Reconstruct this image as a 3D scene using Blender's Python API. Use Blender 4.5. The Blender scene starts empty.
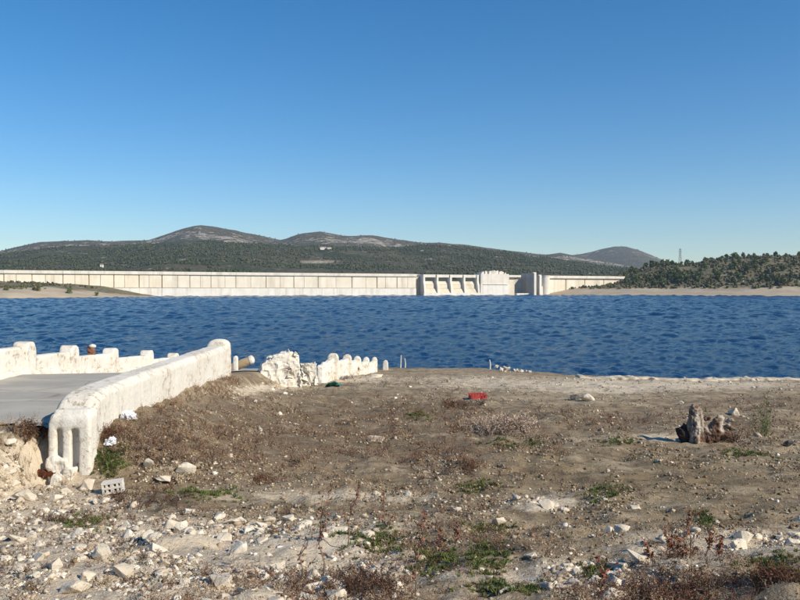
import bpy, bmesh, math, random
import numpy as np
from mathutils import Vector, Matrix, Euler, noise as mnoise

# ------------------------------------------------------------------ camera, sky, sun
SC = bpy.context.scene
COL = SC.collection
EYE = 3.6                 # eye height above the reservoir (water level = 0)
F = 778.0                 # focal length in photograph pixels (800 wide) = 35 mm lens
HZ = 291.0                # row of the horizon
cam_d = bpy.data.cameras.new('camera'); cam = bpy.data.objects.new('camera', cam_d); COL.objects.link(cam)
cam.location = (0, 0, EYE); cam.rotation_euler = (math.radians(90) - math.atan((300 - HZ) / F), 0, 0)
cam_d.sensor_width = 36; cam_d.lens = 36 * F / 800; cam_d.clip_start = 0.1; cam_d.clip_end = 20000
SC.camera = cam

SUN_EL = math.radians(34)
SUN_H = Vector((0.85, -0.53)).normalized()      # horizontal direction towards the sun
world = bpy.data.worlds.new('World'); SC.world = world; world.use_nodes = True
wn = world.node_tree; bgn = wn.nodes['Background']
sky = wn.nodes.new('ShaderNodeTexSky'); sky.sky_type = 'NISHITA'; sky.sun_disc = False
sky.sun_elevation = SUN_EL; sky.sun_rotation = math.atan2(SUN_H.x, SUN_H.y)
sky.altitude = 300; sky.air_density = 1.0; sky.dust_density = 0.0; sky.ozone_density = 3.2
hsv = wn.nodes.new('ShaderNodeHueSaturation'); hsv.inputs['Saturation'].default_value = 1.36   # the camera's vivid blue
wn.links.new(sky.outputs[0], hsv.inputs['Color']); wn.links.new(hsv.outputs[0], bgn.inputs[0]); bgn.inputs[1].default_value = 0.113
sun_d = bpy.data.lights.new('sun', 'SUN'); sun = bpy.data.objects.new('sun', sun_d); COL.objects.link(sun)
sun_d.energy = 5.0; sun_d.angle = math.radians(0.53); sun_d.color = (1.0, 0.90, 0.74)
sv = Vector((SUN_H.x * math.cos(SUN_EL), SUN_H.y * math.cos(SUN_EL), math.sin(SUN_EL)))
sun.rotation_euler = sv.to_track_quat('Z', 'Y').to_euler(); sun.location = (30, -20, 40)
SC.view_settings.view_transform = 'Standard'; SC.view_settings.look = 'None'
SC.view_settings.gamma = 1.0; SC.view_settings.exposure = 0.2; SC.view_settings.use_curve_mapping = False
SC.render.engine = 'CYCLES'
SC.cycles.volume_bounces = 0; SC.cycles.max_bounces = 6; SC.cycles.use_denoising = True

# ------------------------------------------------------------------ helpers
def rs(seed): return np.random.RandomState(seed)
def sstep(a, b, x):
    t = np.clip((np.asarray(x, float) - a) / (b - a), 0, 1); return t * t * (3 - 2 * t)

def _hash(ix, iy, seed):
    h = (ix.astype(np.int64) * 374761393 + iy.astype(np.int64) * 668265263 + seed * 974711) & 0x7fffffff
    h = ((h ^ (h >> 13)) * 1274126177) & 0x7fffffff
    h = (h ^ (h >> 16)) & 0xffff
    return h / 65535.0
def vnoise(x, y, seed=0):
    x = np.asarray(x, float); y = np.asarray(y, float)
    ix = np.floor(x); iy = np.floor(y); fx = x - ix; fy = y - iy
    fx = fx * fx * (3 - 2 * fx); fy = fy * fy * (3 - 2 * fy)
    a = _hash(ix, iy, seed); b = _hash(ix + 1, iy, seed); c = _hash(ix, iy + 1, seed); d = _hash(ix + 1, iy + 1, seed)
    return (a + (b - a) * fx) * (1 - fy) + (c + (d - c) * fx) * fy
def fbm(x, y, oct=4, seed=0):
    s = 0; a = 0.5; t = 0
    for i in range(oct):
        s = s + a * (vnoise(x, y, seed + i * 17) - 0.5) * 2; t += a
        x = np.asarray(x) * 2.03 + 13.7; y = np.asarray(y) * 2.03 - 7.1; a *= 0.5
    return s / t

def mesh_np(name, V, Fc, cols=None, smooth=False):
    me = bpy.data.meshes.new(name)
    V = np.asarray(V, np.float32); Fc = np.asarray(Fc, np.int32)
    k = Fc.shape[1]
    me.vertices.add(len(V)); me.vertices.foreach_set('co', V.ravel())
    me.loops.add(Fc.size); me.loops.foreach_set('vertex_index', Fc.ravel())
    me.polygons.add(len(Fc)); me.polygons.foreach_set('loop_start', np.arange(0, Fc.size, k, dtype=np.int32))
    me.update(calc_edges=True)
    if cols is not None:
        at = me.color_attributes.new('Col', 'FLOAT_COLOR', 'POINT')
        c4 = np.ones((len(V), 4), np.float32); c4[:, :3] = cols; at.data.foreach_set('color', c4.ravel())
    if smooth: me.polygons.foreach_set('use_smooth', np.ones(len(Fc), bool))
    return me
def link(name, me, mat=None, parent=None, loc=(0, 0, 0), rot=(0, 0, 0), scl=(1, 1, 1)):
    o = bpy.data.objects.new(name, me); COL.objects.link(o)
    if mat is not None and me is not None and len(me.materials) == 0: me.materials.append(mat)
    o.location = loc; o.rotation_euler = rot; o.scale = scl
    if parent is not None: o.parent = parent
    return o
def tag(o, label=None, cat=None, group=None, kind=None):
    if label: o['label'] = label
    if cat: o['category'] = cat
    if group: o['group'] = group
    if kind: o['kind'] = kind
    return o
def empty(name, loc=(0, 0, 0), rz=0.0):
    o = bpy.data.objects.new(name, None); COL.objects.link(o); o.location = loc; o.rotation_euler = (0, 0, rz)
    o.empty_display_size = 0.2
    return o
def bm_mesh(name, bm, smooth=False):
    me = bpy.data.meshes.new(name); bmesh.ops.recalc_face_normals(bm, faces=bm.faces[:]); bm.to_mesh(me); bm.free()
    if smooth:
        for p in me.polygons: p.use_smooth = True
    return me
def box(bm, x0, x1, y0, y1, z0, z1, M=None):
    vs = [bm.verts.new((x, y, z)) for z in (z0, z1) for y in (y0, y1) for x in (x0, x1)]
    for f in ((0, 2, 3, 1), (4, 5, 7, 6), (0, 1, 5, 4), (2, 6, 7, 3), (0, 4, 6, 2), (1, 3, 7, 5)):
        bm.faces.new([vs[i] for i in f])
    if M is not None: bmesh.ops.transform(bm, matrix=M, verts=vs)
    return vs
def prism(bm, pts, h0, h1, axis='z'):
    """closed outline pts (a,b) extruded along the axis"""
    def P(a, b, h): return {'z': (a, b, h), 'y': (a, h, b), 'x': (h, a, b)}[axis]
    A = [bm.verts.new(P(a, b, h0)) for a, b in pts]; B = [bm.verts.new(P(a, b, h1)) for a, b in pts]
    n = len(pts); bm.faces.new(A[::-1]); bm.faces.new(B)
    for i in range(n): bm.faces.new((A[i], A[(i + 1) % n], B[(i + 1) % n], B[i]))
def tube(bm, pts, rad, n=6, cap=True):
    rings = []
    for i, p in enumerate(pts):
        p = Vector(p); a = Vector(pts[max(i - 1, 0)]); b = Vector(pts[min(i + 1, len(pts) - 1)])
        t = (b - a).normalized(); u = t.orthogonal().normalized(); v = t.cross(u)
        r = rad[i] if hasattr(rad, '__len__') else rad
        rings.append([bm.verts.new(p + (u * math.cos(k * 2 * math.pi / n) + v * math.sin(k * 2 * math.pi / n)) * r) for k in range(n)])
    # keep rings aligned
    for i in range(len(rings) - 1):
        A, B = rings[i], rings[i + 1]
        off = min(range(n), key=lambda o: (A[0].co - B[o].co - (Vector(pts[i]) - Vector(pts[i + 1]))).length)
        for k in range(n):
            bm.faces.new((A[k], A[(k + 1) % n], B[(k + 1 + off) % n], B[(k + off) % n]))
    if cap: bm.faces.new(rings[0][::-1]); bm.faces.new(rings[-1])
def remeshed(name, bm, voxel, amp=0.0, scale=1.0, seed=0, fn=None, smooth=True, amp2=0.0, scale2=8.0):
    """fuse overlapping closed pieces to one skin, then roughen it"""
    me = bm_mesh('tmp', bm); o = bpy.data.objects.new('tmp', me); COL.objects.link(o)
    m = o.modifiers.new('r', 'REMESH'); m.mode = 'VOXEL'; m.voxel_size = voxel; m.use_smooth_shade = smooth
    dg = bpy.context.evaluated_depsgraph_get(); ev = o.evaluated_get(dg)
    out = bpy.data.meshes.new_from_object(ev); out.name = name
    bpy.data.objects.remove(o); bpy.data.meshes.remove(me)
    off = Vector((seed * 7.3, seed * 3.1, seed * 1.7))
    nrm = [v.normal.copy() for v in out.vertices]
    for v, n in zip(out.vertices, nrm):
        d = 0.0
        if amp: d += amp * mnoise.fractal(v.co * scale + off, 1.0, 2.0, 3)
        if amp2: d += amp2 * mnoise.noise(v.co * scale2 + off)
        p = v.co + n * d
        if fn: p = fn(p, n)
        v.co = p
    for p in out.polygons: p.use_smooth = smooth
    out.update()
    return out

# node materials -----------------------------------------------------------------
class NT:
    def __init__(s, name):
        s.m = bpy.data.materials.new(name); s.m.use_nodes = True; s.t = s.m.node_tree
        s.b = s.t.nodes['Principled BSDF']; s.out = s.t.nodes['Material Output']
    def n(s, ty, **kw):
        nd = s.t.nodes.new(ty)
        for k, v in kw.items():
            if k.startswith('i_'):
                key = k[2:]; key = int(key) if key.isdigit() else key.replace('_', ' ')
                s.set(nd.inputs[key], v)
            else: setattr(nd, k, v)
        return nd
    def set(s, sock, v):
        if isinstance(v, bpy.types.NodeSocket): s.t.links.new(v, sock)
        else: sock.default_value = v
    def coord(s, which='Object'): return s.n('ShaderNodeTexCoord').outputs[which]
    def pos(s): return s.n('ShaderNodeNewGeometry').outputs['Position']
    def mapping(s, vec, scale=(1, 1, 1), loc=(0, 0, 0), rot=(0, 0, 0)):
        return s.n('ShaderNodeMapping', i_Vector=vec, i_Scale=scale, i_Location=loc, i_Rotation=rot).outputs[0]
    def noise(s, vec, scale, detail=4, rough=0.55, dist=0.0):
        return s.n('ShaderNodeTexNoise', i_Vector=vec, i_Scale=scale, i_Detail=detail, i_Roughness=rough, i_Distortion=dist).outputs['Fac']
    def voro(s, vec, scale, feature='F1', out='Distance'):
        return s.n('ShaderNodeTexVoronoi', feature=feature, i_Vector=vec, i_Scale=scale).outputs[out]
    def ramp(s, fac, stops):
        r = s.n('ShaderNodeValToRGB', i_0=fac); e = r.color_ramp.elements
        while len(e) < len(stops): e.new(0.5)
        for el, (p, c) in zip(e, stops):
            el.position = p; el.color = (*c, 1) if len(c) == 3 else c
        return r.outputs[0]
    def rng(s, fac, a, b, c=0.0, d=1.0):
        return s.n('ShaderNodeMapRange', i_0=fac, i_1=a, i_2=b, i_3=c, i_4=d).outputs[0]
    def mix(s, fac, a, b, mode='MIX'):
        m = s.n('ShaderNodeMix', data_type='RGBA', blend_type=mode)
        s.set(m.inputs[0], fac)
        for i, v in ((6, a), (7, b)):
            s.set(m.inputs[i], (*v, 1) if isinstance(v, tuple) and len(v) == 3 else v)
        return m.outputs[2]
    def math(s, op, a, b=0.0):
        m = s.n('ShaderNodeMath', operation=op); s.set(m.inputs[0], a); s.set(m.inputs[1], b); return m.outputs[0]
    def attr(s, name='Col'):
        return s.n('ShaderNodeVertexColor', layer_name=name).outputs[0]
    def bump(s, h, strength=0.4, dist=0.02, normal=None):
        b = s.n('ShaderNodeBump', i_Height=h, i_Strength=strength, i_Distance=dist)
        if normal is not None: s.set(b.inputs['Normal'], normal)
        return b.outputs[0]
    def done(s, color, rough=0.85, normal=None, spec=0.3):
        s.set(s.b.inputs['Base Color'], (*color, 1) if isinstance(color, tuple) and len(color) == 3 else color)
        s.set(s.b.inputs['Roughness'], rough); s.b.inputs['Specular IOR Level'].default_value = spec
        if normal is not None: s.set(s.b.inputs['Normal'], normal)
        return s.m

def mat_plaster():
    m = NT('plaster'); p = m.pos()
    a = m.noise(p, 1.3, 6, 0.6); b = m.noise(p, 9.0, 5, 0.65); c = m.noise(m.mapping(p, (7, 7, 0.9)), 1.0, 4, 0.6)
    col = m.mix(m.rng(a, 0.35, 0.68), (0.755, 0.715, 0.635), (0.67, 0.61, 0.505))
    col = m.mix(m.rng(c, 0.54, 0.72, 0, 0.36), col, (0.47, 0.42, 0.345))
    bare = m.math('MULTIPLY', m.rng(b, 0.55, 0.60), m.rng(a, 0.45, 0.56))
    col = m.mix(m.math('MULTIPLY', bare, 0.8), col, (0.40, 0.31, 0.22))
    crk = m.voro(m.mapping(m.n('ShaderNodeVectorMath', operation='ADD', i_0=p, i_1=m.n('ShaderNodeTexNoise', i_Vector=p, i_Scale=3.0).outputs['Color']).outputs[0], (1, 1, 1)), 1.1, 'DISTANCE_TO_EDGE'); col = m.mix(m.rng(crk, 0.0, 0.010, 0.32, 0), col, (0.16, 0.13, 0.10))
    pit = m.noise(p, 42, 4, 0.7); col = m.mix(m.rng(pit, 0.62, 0.72, 0, 0.5), col, (0.40, 0.34, 0.27))
    h = m.math('ADD', m.math('MULTIPLY', b, 1.0), m.math('MULTIPLY', pit, 0.35))
    h = m.math('SUBTRACT', h, m.math('MULTIPLY', bare, 0.5))
    return m.done(col, 0.92, m.bump(h, 0.55, 0.03), 0.2)
def mat_concrete(name, base, dark, sc=0.6):
    m = NT(name); p = m.pos()
    a = m.noise(p, sc, 6, 0.62); s_ = m.noise(m.mapping(p, (1, 1, 0.07)), sc * 1.3, 5, 0.65)
    col = m.mix(m.rng(a, 0.35, 0.7), base, dark)
    col = m.mix(m.rng(s_, 0.50, 0.68, 0, 0.6), col, tuple(x * 0.66 for x in dark))
    return m.done(col, 0.9, m.bump(a, 0.3, 0.05), 0.25)
def mat_vcol(name, rough=0.85, var=0.35, sc=14, spec=0.25, bump=0.0, trans=False):
    m = NT(name); c = m.attr(); nz = m.noise(m.pos(), sc, 4, 0.6)
    col = m.mix(m.rng(nz, 0.3, 0.7, 0, 1), m.mix(1.0, c, (1 - var,) * 3, 'MULTIPLY'), m.mix(1.0, c, (1 + var,) * 3, 'MULTIPLY'))
    return m.done(col, rough, m.bump(nz, bump, 0.02) if bump else None, spec)
def mat_stone(name, lo, hi, sc=9):
    m = NT(name); o = m.coord('Object'); rnd = m.n('ShaderNodeObjectInfo').outputs['Random']
    a = m.noise(m.pos(), sc, 6, 0.65); b = m.noise(m.pos(), sc * 6, 4, 0.7)
    col = m.mix(m.rng(a, 0.33, 0.68), hi, lo)
    col = m.mix(m.rng(b, 0.62, 0.72, 0, 0.6), col, tuple(x * 0.55 for x in lo))
    col = m.mix(m.rng(rnd, 0, 1, 0, 0.35), col, tuple(x * 0.62 for x in lo))
    return m.done(col, 0.93, m.bump(m.math('ADD', a, m.math('MULTIPLY', b, 0.4)), 0.6, 0.02), 0.2)
def mat_plain(name, col, rough=0.7, var=0.25, sc=12, bump=0.2, spec=0.3):
    m = NT(name); nz = m.noise(m.pos(), sc, 5, 0.6)
    return m.done(m.mix(m.rng(nz, 0.3, 0.7), tuple(x * (1 - var) for x in col), tuple(min(1, x * (1 + var)) for x in col)), rough, m.bump(nz, bump, 0.01), spec)

PLASTER = mat_plaster()
STONE = mat_stone('limestone', (0.56, 0.47, 0.35), (0.78, 0.71, 0.58))
DARKSTONE = mat_stone('grey_stone', (0.07, 0.068, 0.065), (0.17, 0.16, 0.15))
RUBBLE = mat_vcol('rubble', 0.93, 0.3, 22, 0.2, 0.5)
PLANT = mat_vcol('plant', 0.8, 0.25, 30, 0.2)

# ------------------------------------------------------------------ near ground: shape
_ty = np.arange(-80, 130, 0.25)
_tz = np.interp(_ty, [-80, -10, 0, 4, 7, 9.5, 14, 21, 28, 33, 36.8, 45, 60, 90, 130],
                [5.0, 2.7, 2.25, 2.0, 1.52, 1.22, 0.97, 0.72, 0.42, 0.17, 0, -0.8, -2.5, -5, -6])
_tz = np.convolve(np.pad(_tz, 4, mode='edge'), np.ones(9) / 9, 'valid')
def shore_y(x): return np.interp(x, [-80, -20, -7.3, 0, 3.7, 6.9, 8.5, 12.6, 16.2, 40, 120], [42, 38, 35.6, 36.8, 36.4, 34.0, 33.2, 32.0, 32.2, 34, 30])
def ramp_z(y): return np.interp(y, [-80, -10, 0, 4, 7, 8.4, 9.3, 14.5, 19.4, 24.8, 30, 36, 45, 60], [5, 2.8, 2.35, 2.05, 1.78, 1.74, 1.95, 2.03, 1.55, 1.05, 0.5, 0.0, -1, -2.5])
def gz(x, y, micro=True):
    x = np.asarray(x, float); y = np.asarray(y, float)
    k = 36.8 / shore_y(x) - 1
    z = np.interp(y * (1 + k * sstep(12, 30, y)), _ty, _tz)
    amp = np.interp(y, [9.2, 9.8, 11, 13.7, 19.5, 24], [0, 0.6, 0.72, 0.6, 0.3, 0.0])
    z = z + amp * np.exp(-(np.maximum(x + 3.9, 0) / 1.5) ** 2)
    sh = sstep(9.75, 9.4, y); w = sstep(-3.55 - 0.65 * sh, -4.5 - 0.05 * sh, x)
    z = z * (1 - w) + ramp_z(y) * w
    z = z - 0.16 * np.maximum(-9.0 - x, 0) * sstep(8, 14, y)
    z = np.maximum(z, -6)
    st = sstep(11, 15, y) * sstep(-3.4, -2.6, x) * sstep(-0.3, 0.1, z); ph = z * 11 + 1.3 * fbm(x * 0.25, y * 0.25, 3, 66); z = z + st * 0.030 * (np.abs((ph % 1.0) - 0.75) / 0.75 - 0.5)
    if micro:
        onroad = sstep(-4.0, -4.4, x) * sstep(8.9, 9.6, y)
        a = (1 - onroad) * (0.35 + 0.65 * sstep(40, 15, y))
        z = z + a * (0.07 * fbm(x * 0.8, y * 0.8, 3, 3) + 0.085 * fbm(x * 2.4, y * 2.4, 4, 9) + 0.026 * fbm(x * 10, y * 10, 2, 21)) - 0.02 * onroad
    return z
def on(x, y): return float(gz(np.array([x]), np.array([y]))[0])
def sight(x, y, z):                      # plan position -> bearing/row on the photograph
    y = np.maximum(y, 0.5); return 400 + F * x / y, HZ + F * (EYE - z) / y
_dg = np.geomspace(2.6, 60, 110)
def hit(px, py):
    """ground points under a set of sight lines"""
    px = np.atleast_1d(np.asarray(px, float)); py = np.atleast_1d(np.asarray(py, float))
    X = (px[:, None] - 400) / F * _dg; Y = np.broadcast_to(_dg, X.shape)
    dz = EYE - (py[:, None] - HZ) / F * _dg - gz(X, Y, False)
    below = dz < 0; i = np.argmax(below, 1); ok = below.any(1) & (i > 0); i = np.clip(i, 1, len(_dg) - 1)
    r = np.arange(len(px)); a = dz[r, i - 1]; b = dz[r, i]; t = a / (a - b + 1e-9)
    d = _dg[i - 1] + t * (_dg[i] - _dg[i - 1]); x = (px - 400) / F * d
    return x, d, gz(x, d), ok
def spot(px, py):
    x, y, z, ok = hit([px], [py]); return Vector((x[0], y[0], z[0]))
def blobs(px, py, L):
    s = np.zeros_like(px)
    for cx, cy, rx, ry, w in L: s = s + w * np.exp(-((px - cx) / rx) ** 2 - ((py - cy) / ry) ** 2)
    return s
PALE = [(40, 545, 60, 20, .5), (150, 565, 150, 40, 1.1), (300, 570, 130, 40, 1.0), (20, 485, 60, 28, 1.2), (90, 505, 50, 14, .7), (340, 497, 110, 7, .6),
        (430, 470, 60, 8, .4), (600, 580, 120, 22, .9), (545, 505, 36, 8, .9), (700, 545, 90, 16, .7), (650, 500, 200, 12, .25), (180, 468, 60, 12, .5),
        (690, 437, 70, 5, .7), (120, 535, 120, 12, .5), (780, 540, 60, 14, .5), (345, 379, 45, 4, .8), (480, 385, 90, 8, .25), (20, 575, 60, 30, .35), (243, 393, 25, 8, .5), (690, 383, 120, 3, .5), (600, 381, 40, 4, .4), (15, 447, 30, 12, .8), (275, 388, 35, 4, .8), (560, 440, 120, 5, .3), (700, 462, 110, 5, .25), (400, 520, 120, 10, .25)]
WEED = [(260, 425, 150, 22, 1.2), (320, 445, 160, 22, 1.0), (160, 432, 50, 16, 1.0), (420, 430, 60, 30, .7), (640, 420, 55, 8, .9), (770, 412, 45, 12, .8),
        (340, 590, 70, 18, .9), (700, 592, 110, 14, .9), (190, 465, 90, 10, .5), (560, 425, 60, 10, .45), (460, 545, 60, 20, .45), (230, 400, 30, 8, .9), (730, 432, 40, 8, .4), (150, 503, 50, 12, .5), (70, 521, 60, 5, .8)]
BROWN = [(150, 500, 55, 16, 1.0), (75, 521, 80, 6, 1.0), (110, 455, 40, 20, .9), (330, 512, 130, 10, .9), (560, 470, 200, 40, .8), (700, 500, 160, 40, .8), (480, 540, 120, 20, .5), (120, 440, 60, 30, .6), (300, 430, 170, 35, .6)]

def build_ground():
    u = np.linspace(-1, 1, 421); X = np.sinh(u * 5.6) / math.sinh(5.6) * 200
    Y = np.concatenate([np.linspace(-60, 1.5, 14), np.geomspace(2.0, 48, 290), np.linspace(50, 120, 12)])
    gx, gy = np.meshgrid(X, Y); z = gz(gx, gy)
    V = np.stack([gx.ravel(), gy.ravel(), z.ravel()], 1)
    nx, ny = len(X), len(Y); i = np.arange(nx * ny).reshape(ny, nx)
    Fq = np.stack([i[:-1, :-1].ravel(), i[:-1, 1:].ravel(), i[1:, 1:].ravel(), i[1:, :-1].ravel()], 1)
    px, py = sight(V[:, 0], V[:, 1], V[:, 2])
    cols = np.stack([np.clip(blobs(px, py, PALE + [(30, 570, 110, 45, 1.2), (670, 387, 150, 5, .7), (480, 380, 90, 6, .45), (600, 392, 60, 4, .5)]), 0, 1), np.clip(blobs(px, py, BROWN), 0, 1), np.clip(blobs(px, py, WEED), 0, 1)], 1)
    me = mesh_np('ground', V, Fq, cols, smooth=True)
    m = NT('soil'); p = m.pos(); sep = m.n('ShaderNodeSeparateColor', i_0=m.attr())
    pale, brown, weed = sep.outputs[0], sep.outputs[1], sep.outputs[2]
    n1 = m.noise(p, 0.5, 6, 0.65); n2 = m.noise(p, 4.5, 6, 0.68); n3 = m.noise(p, 26, 5, 0.7)
    strat = m.noise(m.mapping(p, (0.12, 0.9, 1)), 1.0, 5, 0.65)
    col = m.mix(m.rng(strat, 0.38, 0.62), (0.42, 0.335, 0.22), (0.255, 0.19, 0.12))
    col = m.mix(m.math('MULTIPLY', brown, 0.75), col, m.mix(m.rng(n1, 0.35, 0.65), (0.185, 0.135, 0.072), (0.25, 0.185, 0.10)))
    wf = m.math('MULTIPLY', weed, m.rng(n2, 0.3, 0.6))
    col = m.mix(m.math('MULTIPLY', wf, 0.7), col, (0.12, 0.085, 0.06))
    pf = m.rng(m.math('ADD', pale, m.math('MULTIPLY', m.math('SUBTRACT', n2, 0.5), 1.4)), 0.25, 0.7)
    col = m.mix(m.math('MULTIPLY', pf, 0.85), col, m.mix(m.rng(n1, 0.35, 0.65), (0.70, 0.60, 0.45), (0.58, 0.48, 0.35)))
    dk = m.rng(pale, 0.0, 0.9, 1.0, 0.2)
    col = m.mix(m.math('MULTIPLY', m.rng(n2, 0.38, 0.54, 0.75, 0), dk), col, (0.11, 0.08, 0.05)); n4 = m.noise(m.mapping(p, (0.5, 1.3, 1)), 1.7, 6, 0.7); col = m.mix(m.rng(n4, 0.54, 0.66, 0, 0.6), col, (0.47, 0.39, 0.27)); col = m.mix(m.math('MULTIPLY', m.rng(n4, 0.44, 0.34, 0, 0.6), dk), col, (0.16, 0.11, 0.07))
    grit = m.voro(p, 34); col = m.mix(m.rng(grit, 0.10, 0.22, 0.4, 0), col, (0.52, 0.47, 0.39))
    col = m.mix(m.math('MULTIPLY', m.rng(n3, 0.55, 0.75, 0, 0.45), dk), col, (0.12, 0.09, 0.06))
    damp = m.n('ShaderNodeSeparateXYZ', i_0=p).outputs[2]
    col = m.mix(m.rng(damp, 0.10, 0.0, 0, 0.55), col, (0.17, 0.13, 0.09))
    h = m.math('ADD', m.math('MULTIPLY', n2, 1.0), m.math('MULTIPLY', n3, 0.45))
    m.done(col, 0.95, m.bump(h, 0.8, 0.05), 0.15)
    tag(link('ground', me, m.m), 'bare tan shore of silt and broken stone sloping to the water', kind='structure')
build_ground()

# water -------------------------------------------------------------------------
def build_water():
    Y = np.concatenate([[14, 22], np.geomspace(28, 180, 330)[:-1], np.geomspace(180, 720, 320), [900]])
    U = np.concatenate([[-1], np.linspace(-0.62, 0.62, 480), [1]])
    gy, gu = np.meshgrid(Y, U, indexing='ij'); gx = gu * gy; gx[:, 0] = -2500; gx[:, -1] = 2500
    dy = np.gradient(Y)[:, None] * np.ones_like(gx); z = np.zeros_like(gx); L = [0.42, 0.8, 1.5, 2.9, 5.6, 10.0]
    fd = []; left = 1.0                                                          # the finest ripples the mesh can carry dominate
    for l in L: f = sstep(0.48, 0.30, dy / l) * left; fd.append(f); left = left * (1 - 0.85 * sstep(0.48, 0.30, dy / l))
    tot = np.sqrt(sum(f * f for f in fd)) + 1e-3
    for k, l in enumerate(L):
        wv = vnoise(gx / l * 2.6 + gy / l * 0.35, gy / l * 1.1 - gx / l * 0.2, 200 + k) + vnoise(gx / l * 2.1 - gy / l * 0.9, gy / l * 1.0 + gx / l * 0.9, 230 + k) - 1.0
        z += 0.13 * l * fd[k] / tot * wv
    gust = 0.85 + 0.3 * vnoise(gx / 40, gy / 16, 260)
    z *= gust * sstep(26, 33, gy) * sstep(860, 700, gy); z[:, 0] = 0; z[:, -1] = 0; z -= 0.03
    n = len(U); V = np.stack([gx.ravel(), gy.ravel(), z.ravel()], 1); q = np.arange(V.shape[0]).reshape(len(Y), n)
    Fq = np.stack([q[:-1, :-1].ravel(), q[:-1, 1:].ravel(), q[1:, 1:].ravel(), q[1:, :-1].ravel()], 1)
    m = NT('lake_water'); p = m.pos()
    a = m.noise(m.mapping(p, (0.8, 1.0, 1), rot=(0, 0, 0.35)), 3.6, 4, 0.65, 0.4); b = m.noise(m.mapping(p, (0.8, 1.0, 1), rot=(0, 0, -0.5)), 1.2, 3, 0.6)
    m.done((0.002, 0.029, 0.088), 0.12, m.bump(m.math('ADD', a, m.math('MULTIPLY', b, 0.5)), 0.6, 0.22), 0.34); m.b.inputs['IOR'].default_value = 1.33
    tag(link('water', mesh_np('water', V, Fq, smooth=True), m.m), 'deep blue rippled reservoir', kind='structure')
build_water()

# far terrain ---------------------------------------------------------------------
def skyline(tr, dist):
    tr = np.array(tr, float); return (tr[:, 0] - 400) / F * dist, EYE + (HZ - tr[:, 1]) / F * dist
FRONT = skyline([(-400, 262), (-150, 258), (0, 255), (40, 249), (70, 246), (110, 246), (150, 244), (200, 241), (250, 243), (290, 245), (350, 247), (400, 246.5), (430, 245),
                 (465, 247), (500, 251), (540, 257), (575, 262), (610, 267), (680, 272), (900, 275), (1300, 275)], 1650)
BACK = skyline([(-500, 262), (-100, 256), (0, 251), (20, 246), (40, 242), (60, 241), (90, 239.5), (105, 241), (150, 240), (165, 235), (180, 229), (200, 225), (215, 227), (240, 231),
                (262, 236), (282, 240), (300, 233.5), (320, 231), (345, 236), (370, 235), (400, 239.5), (425, 243), (440, 242.5), (470, 245), (500, 249), (530, 253), (545, 255), (560, 253),
                (575, 256), (600, 260), (640, 268), (700, 275), (1000, 278), (1500, 278)], 2700)
CONE = skyline([(300, 285), (480, 270), (540, 259), (565, 255.5), (585, 253), (600, 249), (615, 246.2), (625, 246), (638, 249.5), (650, 254), (665, 261), (690, 267), (760, 271), (1000, 276), (1500, 280)], 3900)
def ridge(x, y, tr, y0, dist, p, wob):
    t = (y - y0) / (dist - y0); H = np.interp(x * dist / np.maximum(y, 200) * 0.55 + x * 0.45, tr[0], tr[1])
    g = np.where(t < 1, np.clip(t, 0, 1) ** p, np.clip(1 - (t - 1) * 1.3, 0, 1))
    return H * g
def hz(x, y):
    gul = fbm(x / 170, y / 420, 4, 5)
    a = ridge(x, y, FRONT, 760, 1650, 1.15, 0) * (1 + 0.30 * gul * sstep(1650, 1250, y))
    b = ridge(x, y, BACK, 1200, 2700, 1.5, 0) * (1 + 0.14 * fbm(x / 190, y / 300, 4, 8) * sstep(2700, 2450, y))
    c = ridge(x, y, CONE, 2000, 3900, 1.6, 0)
    z = np.maximum(np.maximum(a, b), c)
    who = np.where((b > a) & (b > c), 1.0, 0.0) + np.where((c > a) & (c >= b), 2.0, 0.0)
    z = np.maximum(z, 4) + 3.0 * fbm(x / 45, y / 45, 3, 2) * sstep(800, 1300, y)
    return z, who
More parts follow.
